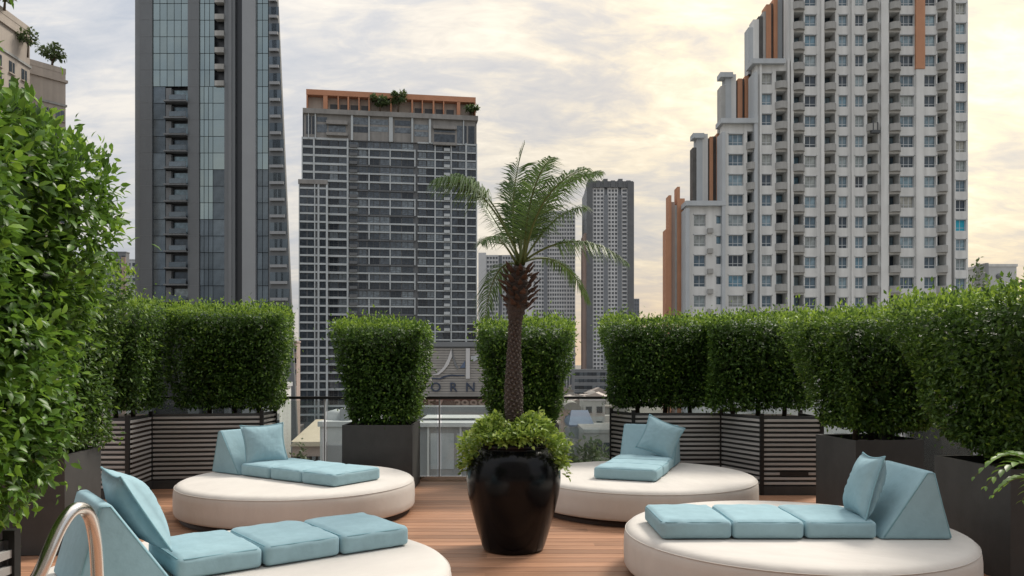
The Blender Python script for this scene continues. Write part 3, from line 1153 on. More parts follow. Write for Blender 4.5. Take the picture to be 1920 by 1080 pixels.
def dark_planter(label, corner, wx, wy, rz, h=0.80):
    t = thing('square_planter', label, 'planter', (corner[0], corner[1], 0), rz, 'square charcoal planters')
    th = 0.03
    mb = MB()
    mb.box(0, wx, 0, th, 0.004, h).box(0, wx, wy - th, wy, 0.004, h).box(0, th, th, wy - th, 0.004, h).box(wx - th, wx, th, wy - th, 0.004, h)
    mb.build('box_wall', 'planter_dark', t)
    MB().box(th + .002, wx - th - .002, th + .002, wy - th - .002, 0.02, h - 0.06).build('soil', 'soil', t)
    return t


dark_planter('charcoal planter at the far railing left of the palm', (-2.04, 9.60), 0.845, 0.80, 0.0)
dark_planter('charcoal planter at the far railing hidden behind the black pot', (-0.28, 9.62), 0.845, 0.80, 0.0)
dark_planter('charcoal planter between the striped planter and the front right daybed', (3.30, 7.68), 0.72, 0.72, R(9))
dark_planter('charcoal planter at the right edge of the picture behind the blue wedge', (3.49, 5.60), 0.87, 0.87, R(5))
dark_planter('charcoal planter on the left under the big near hedge', (-4.32, 6.37), 0.72, 0.72, R(6))


def slat_planter(label, path, h=0.95, slot=None, back=None):
    """path: corner points of the visible front, walked left to right"""
    t = thing('slatted_planter', label, 'planter', (path[0][0], path[0][1], 0), 0, 'planters faced with pale horizontal slats')
    ox, oy = path[0]
    pts = [(x - ox, y - oy) for x, y in path]
    sl_h, pit = 0.027, 0.0565
    n = int((h - 0.13) / pit)
    for i in range(len(pts) - 1):
        a, b = Vector((*pts[i], 0)), Vector((*pts[i + 1], 0))
        d = b - a
        L = d.length
        rz = math.atan2(d.y, d.x)
        me = MB().box(0.022, L - 0.022, -0.012, 0.012, 0, sl_h).mesh('slat', 'slat')
        for k in range(n):
            z = 0.125 + k * pit
            if slot is not None and i == slot and k == 2:
                a1 = MB().box(0.022, L * 0.30, -0.012, 0.012, 0, sl_h).mesh('slat', 'slat')
                a2 = MB().box(L * 0.78, L - 0.022, -0.012, 0.012, 0, sl_h).mesh('slat', 'slat')
                link('slat', a1, t, (a.x, a.y, z), rz)
                link('slat', a2, t, (a.x, a.y, z), rz)
                MB().box(L * 0.30 + .003, L * 0.78 - .003, -0.014, 0.010, -0.012, sl_h + 0.012).build('vent_plate', 'post_black', t, (a.x, a.y, z), rz)
                continue
            link('slat', me, t, (a.x, a.y, z), rz)
        MB().box(0.0, L, 0.013, 0.03, 0.0, h - 0.03).build('backing_panel', 'planter_dark', t, (a.x, a.y, 0), rz)
        MB().box(0.021, L - 0.021, -0.02, 0.011, 0.003, 0.105).build('plinth', 'planter_dark', t, (a.x, a.y, 0), rz)
    pm = MB().box(-0.0215, 0.0215, -0.024, 0.0125, 0.003, h + 0.005).mesh('corner_post', 'post_black')
    for i, p in enumerate(pts):
        link('corner_post', pm, t, (p[0], p[1], 0))
    bk = [(x - ox, y - oy) for x, y in back]
    poly = [(p[0], p[1] + 0.04) for p in pts] + bk
    # shrink a little so the soil block stays inside the panels
    cx_, cy_ = sum(p[0] for p in poly) / len(poly), sum(p[1] for p in poly) / len(poly)
    MB().plan([(cx_ + (x - cx_) * 0.97, cy_ + (y - cy_) * 0.93) for x, y in poly], 0.02, h - 0.07).build('soil', 'soil', t)
    return t


slat_planter('grey slatted planter in the back left corner behind the round daybed',
             [(-5.35, 9.08), (-4.36, 9.08), (-4.42, 9.80), (-3.12, 9.98), (-3.10, 10.48)], back=[(-5.35, 10.48)])
slat_planter('grey slatted planter at the back right with a black vent plate',
             [(1.30, 10.48), (1.52, 10.02), (2.62, 10.02), (2.92, 9.36), (3.62, 9.36), (3.64, 10.1)], slot=3, back=[(3.64, 10.48)])
slat_planter('slatted planter at the left edge of the picture under the near hedge',
             [(-2.9, 1.0), (-1.785, 1.0), (-1.785, 2.86), (-2.9, 2.86)], back=[])

# ------------------------------------------------------------------ hedges
HG = 'clipped green hedges in planters'
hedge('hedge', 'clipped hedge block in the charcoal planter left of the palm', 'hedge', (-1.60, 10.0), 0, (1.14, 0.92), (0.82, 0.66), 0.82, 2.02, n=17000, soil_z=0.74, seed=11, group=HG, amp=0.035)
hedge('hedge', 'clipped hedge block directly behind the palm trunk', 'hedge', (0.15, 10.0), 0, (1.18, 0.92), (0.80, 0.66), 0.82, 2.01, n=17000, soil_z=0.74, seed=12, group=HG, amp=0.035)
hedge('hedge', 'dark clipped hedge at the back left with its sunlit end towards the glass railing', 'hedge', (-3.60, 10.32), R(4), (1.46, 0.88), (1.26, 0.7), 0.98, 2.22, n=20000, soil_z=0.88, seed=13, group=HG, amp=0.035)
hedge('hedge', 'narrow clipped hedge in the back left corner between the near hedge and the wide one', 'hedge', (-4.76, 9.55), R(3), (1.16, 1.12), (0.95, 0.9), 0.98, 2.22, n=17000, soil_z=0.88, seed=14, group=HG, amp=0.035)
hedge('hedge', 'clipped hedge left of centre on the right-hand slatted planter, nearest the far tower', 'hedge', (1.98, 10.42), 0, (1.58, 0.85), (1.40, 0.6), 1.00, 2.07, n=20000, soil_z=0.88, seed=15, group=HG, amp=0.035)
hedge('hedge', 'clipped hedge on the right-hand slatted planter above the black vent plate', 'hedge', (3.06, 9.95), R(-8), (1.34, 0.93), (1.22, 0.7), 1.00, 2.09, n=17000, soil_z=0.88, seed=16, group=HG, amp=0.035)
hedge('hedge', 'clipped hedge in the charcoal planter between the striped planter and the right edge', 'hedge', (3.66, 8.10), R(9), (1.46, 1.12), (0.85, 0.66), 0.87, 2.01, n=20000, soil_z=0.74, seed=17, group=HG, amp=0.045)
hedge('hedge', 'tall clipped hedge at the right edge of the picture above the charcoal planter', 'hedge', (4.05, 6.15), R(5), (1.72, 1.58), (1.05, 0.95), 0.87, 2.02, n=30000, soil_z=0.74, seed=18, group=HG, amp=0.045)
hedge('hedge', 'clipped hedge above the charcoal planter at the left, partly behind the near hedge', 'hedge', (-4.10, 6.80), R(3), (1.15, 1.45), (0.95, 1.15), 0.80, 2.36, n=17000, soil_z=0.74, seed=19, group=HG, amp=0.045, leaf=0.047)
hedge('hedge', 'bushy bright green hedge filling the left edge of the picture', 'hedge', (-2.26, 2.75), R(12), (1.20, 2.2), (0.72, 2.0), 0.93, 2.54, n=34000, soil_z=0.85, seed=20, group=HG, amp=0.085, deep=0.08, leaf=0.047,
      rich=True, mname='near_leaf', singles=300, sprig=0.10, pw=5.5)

# ------------------------------------------------------------------ steel handrail and the plant at the right edge


def arc_tube(name, label, cat, pts, r, mname):
    P = [Vector(p) for p in pts]
    # Catmull-Rom
    out = []
    for i in range(len(P) - 1):
        p0, p1, p2, p3 = P[max(i - 1, 0)], P[i], P[i + 1], P[min(i + 2, len(P) - 1)]
        for s in map(float, np.linspace(0, 1, 9)[:-1]):
            out.append(0.5 * ((2 * p1) + (p2 - p0) * s + (2 * p0 - 5 * p1 + 4 * p2 - p3) * s * s + (3 * p1 - p0 - 3 * p2 + p3) * s ** 3))
    out.append(P[-1])
    return out


def W3(px, py, d):
    return ((px - 960) * d / F, d, EYE + (HOR - py) * d / F)


t = thing('handrail', 'bent stainless steel handrail in the bottom left corner of the picture', 'handrail', (-1.80, 2.95, 0))
base = Vector((-1.80, 2.95, 0))
hp = [Vector(W3(20, 1190, 2.72)), Vector(W3(78, 1068, 2.78)), Vector(W3(112, 990, 2.84)), Vector(W3(140, 955, 2.90)), Vector(W3(165, 962, 2.98)), Vector(W3(178, 1010, 3.06)), Vector(W3(183, 1090, 3.10)), Vector(W3(184, 1180, 3.12))]
hp = [Vector((hp[0].x - 0.10, hp[0].y - 0.02, 0.0))] + hp + [Vector((hp[-1].x, hp[-1].y, 0.0))]
out = arc_tube('', '', '', [p - base for p in hp], 0.02, 'steel')
MB().tube([tuple(p) for p in out], 0.0235, 16).build('rail_tube', 'steel', t)
for e in (out[0], out[-1]):
    MB().lathe([(0.0235, 0.02), (0.036, 0.018), (0.045, 0.002), (0.0005, 0.002)], 20, c=(e.x, e.y)).build('floor_flange', 'steel', t)


def side_plant():
    rng = np.random.default_rng(8)
    root = thing('potted_fern', 'bright green arching plant cut by the right edge of the picture', 'plant', (2.66, 3.70, 0))
    MB().lathe([(0.0005, 0.004), (0.15, 0.004), (0.19, 0.40), (0.20, 0.42), (0.18, 0.42), (0.17, 0.38), (0.0005, 0.38)], 28).build('plant_pot', 'planter_dark', root)
    for i in range(17):
        a = 2 * math.pi * i / 17 + rng.uniform(-0.15, 0.15)
        r = rng.uniform(0.30, 0.48)
        h = rng.uniform(0.60, 1.10)
        p0 = Vector((0, 0, 0.38))
        p1 = Vector((0.35 * r * math.cos(a), 0.35 * r * math.sin(a), 0.42 + h * 1.15))
        p2 = Vector((r * math.cos(a), r * math.sin(a), 0.38 + h * 0.72))
        P = [(1 - s) ** 2 * p0 + 2 * s * (1 - s) * p1 + s * s * p2 for s in map(float, np.linspace(0, 1, 16))]
        fr = link('frond', None, root)
        MB().tube([tuple(p) for p in P], list(np.linspace(0.005, 0.0015, 16)), 5).build('stem', 'rachis', fr)
        PP, UU, WW, NN, LL = [], [], [], [], []
        for j in range(4, 16):
            tg = (P[j] - P[j - 1]).normalized()
            sd_ = tg.cross(Vector((0, 0, 1))).normalized()
            for sg in (-1, 1):
                u = (sd_ * sg + tg * 0.8).normalized()
                nn = Vector((0, 0, 1)) - u * u.z
                nn.normalize()
                PP.append(P[j]); UU.append(u); NN.append(nn); WW.append(nn.cross(u)); LL.append(0.115 * math.sin(math.pi * (0.15 + 0.8 * j / 16)))
        V, FA, k = leaf_geo(np.array(PP), np.array(UU), np.array(WW), np.array(NN), np.array(LL), 0.42, True)
        o = link('leaves', np_mesh('leaves', V, FA, 'near_leaf', np.repeat(rng.uniform(0.35, 0.75, len(PP)), k)), fr)
        o['kind'] = 'stuff'


side_plant()

# ================================================================== towers and city


class Front:
    """a facade at distance d, drawn in picture units of the place it stands"""

    def __init__(self, d, x_ref):
        self.d, self.s, self.x0 = d, d / F, (x_ref - 960) * d / F

    def x(self, px):
        return (px - 960) * self.s - self.x0

    def z(self, py):
        return EYE + (HOR - py) * self.s - GZ


def window_mesh(w, h, nv=2, transom=0.72, fw=0.07, dark=False):
    """frame with mullions; front at y=0"""
    f = MB()
    f.box(-w / 2, w / 2, 0, 0.10, 0, fw).box(-w / 2, w / 2, 0, 0.10, h - fw, h)
    f.box(-w / 2, -w / 2 + fw, 0.002, 0.098, fw, h - fw).box(w / 2 - fw, w / 2, 0.002, 0.098, fw, h - fw)
    for i in range(1, nv):
        x = -w / 2 + w * i / nv
        f.box(x - fw / 2, x + fw / 2, 0.012, 0.09, fw, h - fw)
    if transom:
        f.box(-w / 2 + fw, w / 2 - fw, 0.016, 0.088, h * (1 - transom) - fw / 2, h * (1 - transom) + fw / 2)
    f.box(-w / 2 - 0.12, w / 2 + 0.12, -0.42, -0.002, h - 0.02, h + 0.10)
    return f.mesh('window', 'frame_dark' if dark else 'frame_white')


def condo_tower():
    fr = Front(128, 1640)
    X, Z = fr.x, fr.z
    root = thing('condominium_tower', 'stepped white and grey apartment tower with orange stripes at the right', 'tower', (fr.x0, 128, GZ), 0)
    ROWM = [530.5 - 37.9 * k for k in range(-1, 16)]
    ROWR = [533 - 36.9 * k for k in range(-1, 16)]
    ROWS = [527 - 37.9 * k for k in range(-1, 16)]
    ROWY = ROWS
    wcache, pcache = {}, {}
    core = MB()
    wall = MB()
    grey = MB()
    RT = -70

    def block(x0, x1, ytop, cols, ROWY):
        """cols: (kind, xc, w px, row limit)"""
        x0m, x1m, zt = X(x0), X(x1), Z(ytop)
        core.box(x0m + 0.05, x1m - 0.05, 2.2, 2.9, 0.05, zt - 0.4)
        cur = x0
        cols = sorted(cols, key=lambda c: c[1])
        for kind, xc, w in cols:
            l, r = xc - w / 2, xc + w / 2
            if l > cur + 0.2:
                (wall if kind != 'X' else grey).box(X(cur), X(l), 0.0, 2.2, 0, zt)
            rows = [y for y in ROWY if y - 17 > ytop]
            # spandrels between the openings
            zprev = 0.0
            for y in rows:
                if kind == 'W':
                    zb, ztp = Z(y + 10.5), Z(y - 11)
                elif kind == 'S':
                    zb, ztp = Z(y + 6), Z(y - 9)
                else:
                    zb, ztp = Z(y + 13), Z(y - 15.5)
                yy = 0.06 if kind == 'B' else 0.035
                wall.box(X(l), X(r), yy, 2.2, zprev, zb)
                zprev = ztp
                wm, hm = X(r) - X(l), ztp - zb
                key = (kind, round(wm, 2))
                if kind in 'WS':
                    if key not in wcache:
                        wcache[key] = window_mesh(wm, hm, 1 if kind == 'S' else (3 if wm > 2.1 else 2), 0.72 if kind == 'W' else 0, 0.075)
                        pcache[key] = MB().box(-wm / 2 + .05, wm / 2 - .05, 0.04, 0.07, 0.05, hm - 0.05).mesh('pane', 'condo_glass')
                        bm_ = MB().box(-wm / 2 + .05, wm / 2 - .05, 0.04, 0.07, 0.05, hm - 0.05).mesh('pane', 'turquoise')
                        pcache[key + ('t',)] = bm_
                    o = link('window', wcache[key], root, ((X(l) + X(r)) / 2, 0.42, zb))
                    special = kind == 'W' and abs(xc - 1802) < 2 and abs(y - 422) < 12
                    p = link('pane', pcache[key + ('t',)] if special else pcache[key], o)
                    if special:  # pane coloured turquoise to stand for a blue paint blot
                        o['label'] = 'window with an added bright turquoise pane'
                else:
                    if key not in wcache:
                        n_ = 9
                        arc = [(-wm / 2 - 0.18 + (wm + 0.36) * i / n_, -0.95 * math.sin(math.pi * i / n_) ** 0.55) for i in range(n_ + 1)]
                        b = MB().plan([(x, y_) for x, y_ in arc] + [(wm / 2 + 0.17, 0.04), (-wm / 2 - 0.17, 0.04)], -0.16, 0.95)
                        wcache[key] = b.mesh('balcony', 'white_wall_grey')
                        d_ = MB().box(-wm / 2 + 0.1, wm / 2 - 0.1, 0.0, 0.06, 0.0, hm - 0.1)
                        pcache[key] = d_.mesh('balcony_door', 'condo_glass')
                    o = link('balcony', wcache[key], root, ((X(l) + X(r)) / 2, 0.03, zb - 0.35))
                    link('balcony_door', pcache[key], o, (0, 2.05, 0.30))
            wall.box(X(l), X(r), 0.05, 2.2, zprev, zt)
            cur = r
        if x1 > cur + 0.2:
            wall.box(X(cur), X(x1), 0.0, 2.2, 0, zt)

    block(1478, 1784, RT, [('B', 1496, 22), ('W', 1520, 22), ('B', 1556, 20), ('W', 1581, 17), ('W', 1612, 17), ('B', 1636, 20), ('B', 1677, 20), ('W', 1701, 27), ('W', 1744, 22), ('B', 1766, 17)], ROWM)
    block(1790, 1815, RT, [('W', 1802, 20)], ROWR)
    grey.box(X(1784.01), X(1789.99), 0.9, 2.2, 0, Z(RT))
    block(1417, 1477.9, 115, [('W', 1438, 19), ('B', 1465, 20)], ROWS)
    block(1356, 1416.9, 226, [('W', 1380, 28), ('B', 1408, 14)], ROWS)
    block(1288, 1355.9, 380, [('W', 1312, 22), ('S', 1348, 10)], ROWS)
    core.build('core', 'recess_dark', root)
    wall.build('wall', 'white_wall', root)
    grey.build('recessed_joint', 'white_wall_grey', root)
    # slim white ribs and the orange stripe
    for px, w, yt in ((1484, 5, RT), (1541, 6, RT), (1597, 4, RT), (1657, 14, RT), (1477, 4, 112), (1425, 4, 112)):
        MB().box(X(px - w / 2), X(px + w / 2), -0.40, -0.004, 0, Z(yt)).build('rib', 'white_wall', root)
    MB().box(X(1716), X(1731), -0.35, -0.004, 0, Z(131)).build('rib', 'white_wall', root)
    MB().box(X(1715), X(1732), -0.45, -0.004, Z(130.5), Z(RT)).build('orange_stripe', 'orange_wall', root)
    # parapet caps of the three lower steps
    for a, b, yt in ((1408, 1470, 115), (1350, 1419, 226), (1284, 1359, 380)):
        MB().box(X(a), X(b), -0.8, 2.85, Z(yt + 7), Z(yt - 2)).build('parapet_cap', 'cap_grey', root)
    # bay cheeks at the outer corner of each step
    for a, b, yt in ((1284, 1291, 383), (1352, 1358, 240), (1412, 1418, 128)):
        MB().box(X(a), X(b), -0.7, 2.6, 0, Z(yt + 9.2)).build('corner_cheek', 'cap_grey', root)
    # ledges for air conditioners on the lowest step
    lm = MB().box(-0.42, 0.42, -0.55, -0.004, 0, 0.75).mesh('aircon_ledge', 'white_wall_grey')
    for y in ROWY:
        if y > 400:
            link('aircon_ledge', lm, root, (X(1331), 0, Z(y + 24)))
    # wings set back behind each step: pale walls, dark glazing and orange fins
    D2 = 3.2
    MB().box(X(1520), X(1812), 2.95, 18, 0.05, Z(RT) - 0.6).build('rear_block', 'white_wall_grey', root)
    k2 = (128 + D2) / F

    def X2(px):
        return (px - 960) * k2 - fr.x0

    def Z2(py):
        return EYE + (HOR - py) * k2 - GZ
    wings = [
        (1404, [(1404, 1413, 'cap_grey', 50), (1413, 1424, 'white_wall', 35), (1424, 1432, 'recess_dark', 28), (1432, 1437, 'white_wall_grey', 20), (1437, 1446, 'orange_wall', 8), (1446, 1451, 'recess_dark', 4), (1451, 1458, 'orange_wall', -4), (1458, 1478, 'cap_grey', -20)], -8, 240),
        (1352, [(1352, 1361, 'white_wall_grey', 160), (1361, 1372, 'cap_grey', 142), (1372, 1381, 'white_wall', 138), (1381, 1384, 'recess_dark', 150), (1384, 1392, 'orange_wall', 147), (1392, 1397, 'recess_dark', 146), (1397, 1404, 'orange_wall', 142), (1404, 1418, 'cap_grey', 138)], 138, 390),
        (1300, [(1300, 1307, 'recess_dark', 275), (1307, 1318, 'cap_grey', 256), (1318, 1328, 'white_wall', 250), (1328, 1331, 'recess_dark', 258), (1331, 1337, 'orange_wall', 256), (1337, 1344, 'recess_dark', 254), (1344, 1349, 'orange_wall', 250), (1350, 1358, 'recess_dark', 246)], 246, 560),
        (1248, [(1248, 1254, 'orange_wall', 430), (1254, 1259, 'orange_wall', 366), (1259, 1266, 'far_warm', 378), (1266, 1270, 'white_wall_grey', 384), (1270, 1275, 'orange_wall', 350), (1275, 1284, 'orange_wall', 372), (1284, 1289, 'recess_dark', 376)], 350, 700),
    ]
    for base_, strips, yt, yb in wings:
        for i, (a, b, mk, t_) in enumerate(strips):
            nm = {'orange_wall': 'orange_fin', 'recess_dark': 'glazed_strip'}.get(mk, 'wing_wall')
            dep = D2 + (0.0 if nm == 'orange_fin' else 0.5 if nm == 'glazed_strip' else 0.25)
            MB().box(X2(a), X2(b), dep, D2 + 2.5, 0, Z2(t_)).build(nm, mk, root)
    # coping over the upper wing walls
    for a, b, yt in ((1300, 1320, 252), (1351, 1374, 138)):
        MB().box(X2(a - 1), X2(b), D2 - 0.25, D2 + 2, Z2(yt + 7), Z2(yt - 2)).build('parapet_cap', 'cap_grey', root)
    # dishes and machinery on one balcony
    MB().box(X(1630), X(1646), -1.0, -0.3, Z(252), Z(247)).box(X(1632), X(1634), -0.9, -0.6, Z(247), Z(228)).box(X(1640), X(1642), -0.9, -0.6, Z(247), Z(232)).build('aircon_rack', 'frame_dark', root)


condo_tower()


def glass_tower():
    fr = Front(155, 380)
    X, Z = fr.x, fr.z
    root = thing('glass_tower', 'dark glass and grey metal skyscraper behind the left hedge', 'tower', (fr.x0, 155, GZ), 0)
    YT = -60
    p = 31.2
    rows = [-26 + p * k for k in range(20)]          # top of each storey
    T = Z(YT)
    body = MB()
    bk = 181 / F
    body.plan([(X(253), 1.5), (X(503), 1.5), ((512 - 960) * bk - fr.x0, 26), ((300 - 960) * bk - fr.x0, 26)], 0, T - 0.2)
    body.build('core', 'pier_black', root)

    def pier(a, b, mk, y0, nm='metal_pier'):
        MB().box(X(a), X(b), y0, 1.5, 0, T).build(nm, mk, root)
    pier(252, 262, 'pier_mid', 0.25)
    pier(262.1, 285, 'pier_dark', 0.0)
    pier(352, 373, 'pier_dark', 0.0)
    pier(420, 428, 'pier_dark', 0.2)
    pier(428.1, 434, 'pier_mid', 0.05)
    pier(434.1, 440, 'pier_dark', 0.2)
    pier(440.1, 455, 'pier_black', 0.9, 'dark_joint')
    pier(455.1, 480, 'pier_light', -0.4)
    # thin storey joints on the broad piers
    jm1 = MB().box(X(262.6), X(284.5), -0.03, -0.002, 0, 0.10).mesh('storey_joint', 'pier_mid')
    jm2 = MB().box(X(352.6), X(372.5), -0.03, -0.002, 0, 0.10).mesh('storey_joint', 'pier_mid')
    for y in rows:
        link('storey_joint', jm1, root, (0, 0, Z(y)))
        link('storey_joint', jm2, root, (0, 0, Z(y)))
    cache = {}

    def glass(a, b, y0, y1, mk, n):
        w = (b - a) / n
        for i in range(n):
            key = (round(w, 2), round(y1 - y0, 1), mk)
            if key not in cache:
                cache[key] = MB().box(0.05, w * fr.s - 0.05, 0, 0.1, 0.06, (y1 - y0) * fr.s - 0.05).mesh('glass_panel', mk)
            o = link('glass_panel', cache[key], root, (X(a + w * i), 0.35 + random.uniform(0, .015), Z(y1)))
            o.rotation_euler = (R(random.uniform(-0.5, 0.5)), 0, R(random.uniform(-0.6, 0.6)))
    balc = MB()
    wb = X(352) - X(310)
    balc.box(0.0, wb, -0.9, 1.3, 0, 0.28).box(0.25 * wb, wb, -0.95, -0.85, 0.28, 1.25).box(0.02, 0.24 * wb, 0.2, 1.3, 0.281, 2.9)
    bme = balc.mesh('balcony', ['pier_mid'])
    bglass = MB().box(0.28 * wb, wb - 0.1, 1.1, 1.2, 0.3, 2.7).mesh('balcony_door', 'condo_glass')
    brail = MB().box(0.26 * wb, wb - 0.02, -0.99, -0.955, 0.3, 1.2).mesh('balustrade', 'dark_glass')
    for k, y in enumerate(rows):
        y1 = y + p
        if y < 132:
            glass(285, 352, y, y1, 'teal_glass', 5)
            glass(373, 401, y, y1, 'teal_glass', 3)
            o = link('loggia', MB().box(X(403), X(420), -0.25, 1.2, 0, 1.0).mesh('loggia', 'white_wall_grey'), root, (0, 0, Z(y1)))
        else:
            glass(285, 309, y, y1, 'dark_glass', 1)
            o = link('balcony', bme, root, (X(310), 0, Z(y1)))
            link('balcony_door', bglass, o)
            link('balustrade', brail, o)
            mk = 'teal_glass' if y < 400 else 'dark_glass'  # lower panels coloured darker to imitate reflected buildings
            glass(373, 398, y, y1, mk, 3)
            glass(398, 420, y, y1, 'teal_glass' if y < 300 else 'dark_glass', 1)
        glass(480, 502, y, y1, 'teal_glass' if y < 300 else 'dark_glass', 2)
    # leaning flank with rows of small balconies
    def xe(py):
        return 519 + (py - 0) * (544 - 519) / 560.0
    zb = 0.0
    pyb = HOR + (EYE - GZ) / fr.s
    fl = MB().prism([(X(502.2), 0.0), (X(xe(pyb)), 0.0), (X(xe(YT)), T - 0.5), (X(502.2), T - 0.5)], 0.5, 1.4)
    fl.build('leaning_flank', 'pier_dark', root)
    fl2 = MB().box(-0.55, 0.55, -0.55, -0.01, 0, 0.55).mesh('flank_balcony', 'pier_light')
    gl2 = MB().box(-0.75, 0.75, -0.06, -0.004, 0, 1.7).mesh('flank_window', 'dark_glass')
    for y in rows:
        e = xe(y)
        n_ = 2 if y < 230 else 3
        for i in range(n_):
            px = 506 + (e - 4 - 506) * (i + 0.35) / n_
            link('flank_window', gl2, root, (X(px + 2), 0.5, Z(y + 22)))
            link('flank_balcony', fl2, root, (X(px + 2), 0.44, Z(y + 28)))


glass_tower()


def hotel_tower():
    th = R(8.6)
    Y0, X0 = 303.0, (560 - 960) * 303.0 / F
    root = thing('grid_tower', 'broad grey apartment tower with a white grid and an orange crown', 'tower', (X0, Y0, GZ), th)
    c, s = math.cos(th), math.sin(th)

    def U(px):
        q = (px - 960) / F
        return (q * Y0 - X0) / (c - q * s)
    s0 = Y0 / F

    def Z(py):
        return EYE + (HOR - py) * s0 - GZ
    fh = 15.75
    core = MB()
    core.box(U(567), U(894), 0.9, 26, 0, Z(208))
    core.box(U(561), U(615), -0.3, 24, 0, Z(345))
    core.build('core', 'hotel_wall', root)
    rows = [258 + fh * k for k in range(34)]
    left = [566.5, 588, 617, 634, 651]
    cent = [654, 672, 688, 712, 731, 753, 776]
    right = [784, 800, 816, 831, 846, 859, 874, 893.5]
    wing = [561.5, 576, 590]
    cells = []
    for r_, y in enumerate(rows):
        for zone, edges in (('l', left), ('c', cent), ('r', right)):
            for a, b in zip(edges[:-1], edges[1:]):
                if zone == 'l' and y > 338 and a < 613:
                    continue
                cells.append((a, b, y, 0.55 if zone != 'c' else 0.80))
        if y > 340:
            for a, b in zip(wing[:-1], wing[1:]):
                cells.append((a, b, y, -0.42))
            cells.append((599, 612, y, -0.42))
    # windows: those in open view become single parts, the rest one mass
    def seen(cell):
        a, b, y, _ = cell
        m_ = (a + b) / 2
        if y > 586 and (632 < m_ < 812):
            return 0
        if y > 640 and m_ > 632:
            return 0
        if y > 750:
            return 0
        if m_ > 895:
            return 0
        return (b - a) + random.uniform(0, 0.5)
    cells.sort(key=lambda q: -seen(q))
    cache = {}
    rest = MB()
    for i, (a, b, y, yy) in enumerate(cells):
        x0, x1 = U(a) + 0.22, U(b) - 0.22
        z0, z1 = Z(y + fh - 2.6), Z(y + 2.4)
        if i < 300 and seen((a, b, y, yy)) > 0:
            key = (a, b)
            if key not in cache:
                w, h = x1 - x0, z1 - z0
                mb = MB().box(0, w, 0, 0.08, 0, h)
                mb.box(w * 0.48, w * 0.52, -0.06, -0.002, 0, h, 1).box(0, w, -0.05, -0.003, h * 0.30, h * 0.34, 1)
                cache[key] = mb.mesh('window', ['hotel_glass', 'frame_dark'])
            link('window', cache[key], root, (x0, yy, z0))
        else:
            rest.box(x0, x1, yy, yy + 0.08, z0, z1)
    o = rest.build('window_field', 'hotel_glass', root)
    o['kind'] = 'stuff'
    # floor bands
    for k, y in enumerate(rows):
        if y < 338:
            MB().box(U(566), U(651.5), 0.10, 0.9, Z(y + 1.9), Z(y - 2.0)).build('floor_band', 'hotel_band', root)
        else:
            MB().box(U(614), U(651.5), 0.10, 0.9, Z(y + 1.9), Z(y - 2.0)).build('floor_band', 'hotel_band', root)
            MB().box(U(560.8), U(613.9), -0.75, -0.3, Z(y + 1.7), Z(y - 1.6)).build('floor_band', 'hotel_band', root)
        if k % 3 != 0:
            MB().box(U(652.5), U(777), 0.15, 0.9, Z(y + 1.5), Z(y - 1.5)).build('floor_band', 'hotel_band', root)
        else:
            MB().box(U(652.5), U(777), 0.35, 0.9, Z(y + 1.5), Z(y - 1.5)).build('floor_band', 'hotel_wall', root)
        MB().box(U(783), U(894), 0.12, 0.9, Z(y + 1.4), Z(y - 1.3)).build('floor_band', 'hotel_band', root)
    # upright fins
    zt = Z(256)
    for px, w in ((566.5, 2), (588.5, 3), (651.8, 3.2), (815.8, 2.2), (846, 2.2), (874, 3.2), (893.6, 2)):
        MB().box(U(px - w / 2), U(px + w / 2), -0.12, 0.88, 0, zt).build('fin', 'hotel_band', root)
    for px, w in ((561.4, 1.6), (590.5, 2), (597.5, 3.4), (613.2, 3.6)):
        MB().box(U(px - w / 2), U(px + w / 2), -0.95, -0.32, 0, Z(343)).build('fin', 'hotel_band', root)
    for px in (692, 731.5, 778):
        for k in range(0, 26, 3):
            MB().box(U(px - 1.1), U(px + 1.1), -0.02, 0.7, Z(rows[k] + 3 * fh - 1), Z(rows[k] + fh * 0.9)).build('fin', 'hotel_band', root)
    # balcony fronts in the middle bays and on the right
    bl = MB().box(0, U(670) - U(655), -0.7, 0.3, 0, 1.1).mesh('balcony', 'hotel_wall')
    bl2 = MB().box(0, U(844) - U(833), -0.55, 0.2, 0, 1.1).mesh('balcony', 'hotel_band')
    for y in rows[:23]:
        link('balcony', bl, root, (U(655), 0.2, Z(y + fh - 1.2)))
        link('balcony', bl2, root, (U(832.5), 0.2, Z(y + fh - 1.2)))
    MB().box(U(559.5), U(614.5), -1.1, 24, Z(345), Z(337)).build('wing_coping', 'hotel_crown', root)
    # crown storeys
    crown = MB().box(U(570), U(892), 0.3, 24, Z(258), Z(204))
    crown.build('crown_wall', 'hotel_crown', root)
    for a, b, y0, y1 in ((574, 583, 216, 250), (585, 590, 216, 250), (594, 613, 217, 226), (594, 613, 231, 246), (616, 648, 229, 244), (662, 690, 215, 228), (662, 690, 232, 243),
                         (694, 728, 217, 227), (694, 728, 231, 240), (740, 770, 217, 227), (740, 770, 231, 241), (777, 803, 223, 233), (777, 803, 237, 246), (814, 853, 230, 236), (814, 853, 240, 256), (857, 867, 222, 256), (870, 875, 222, 256), (878, 890, 222, 256)):
        MB().box(U(a), U(b), 0.22, 0.30, Z(y1), Z(y0)).build('window', 'hotel_glass', root)
    for px, w in ((578.6, 1.6), (591.5, 2.2), (660, 4), (692, 2.5), (733, 7), (773, 3.5), (806, 4), (869, 2)):
        MB().box(U(px - w / 2), U(px + w / 2), -0.5, 0.29, Z(259), Z(206)).build('pilaster', 'hotel_band', root)
    for a, b, y0, y1 in ((612, 652, 224, 231), (612, 652, 247, 252), (812, 856, 225, 231), (812, 856, 257, 262)):
        MB().box(U(a), U(b), -1.2, 0.2, Z(y1), Z(y0)).build('balcony', 'hotel_crown', root)
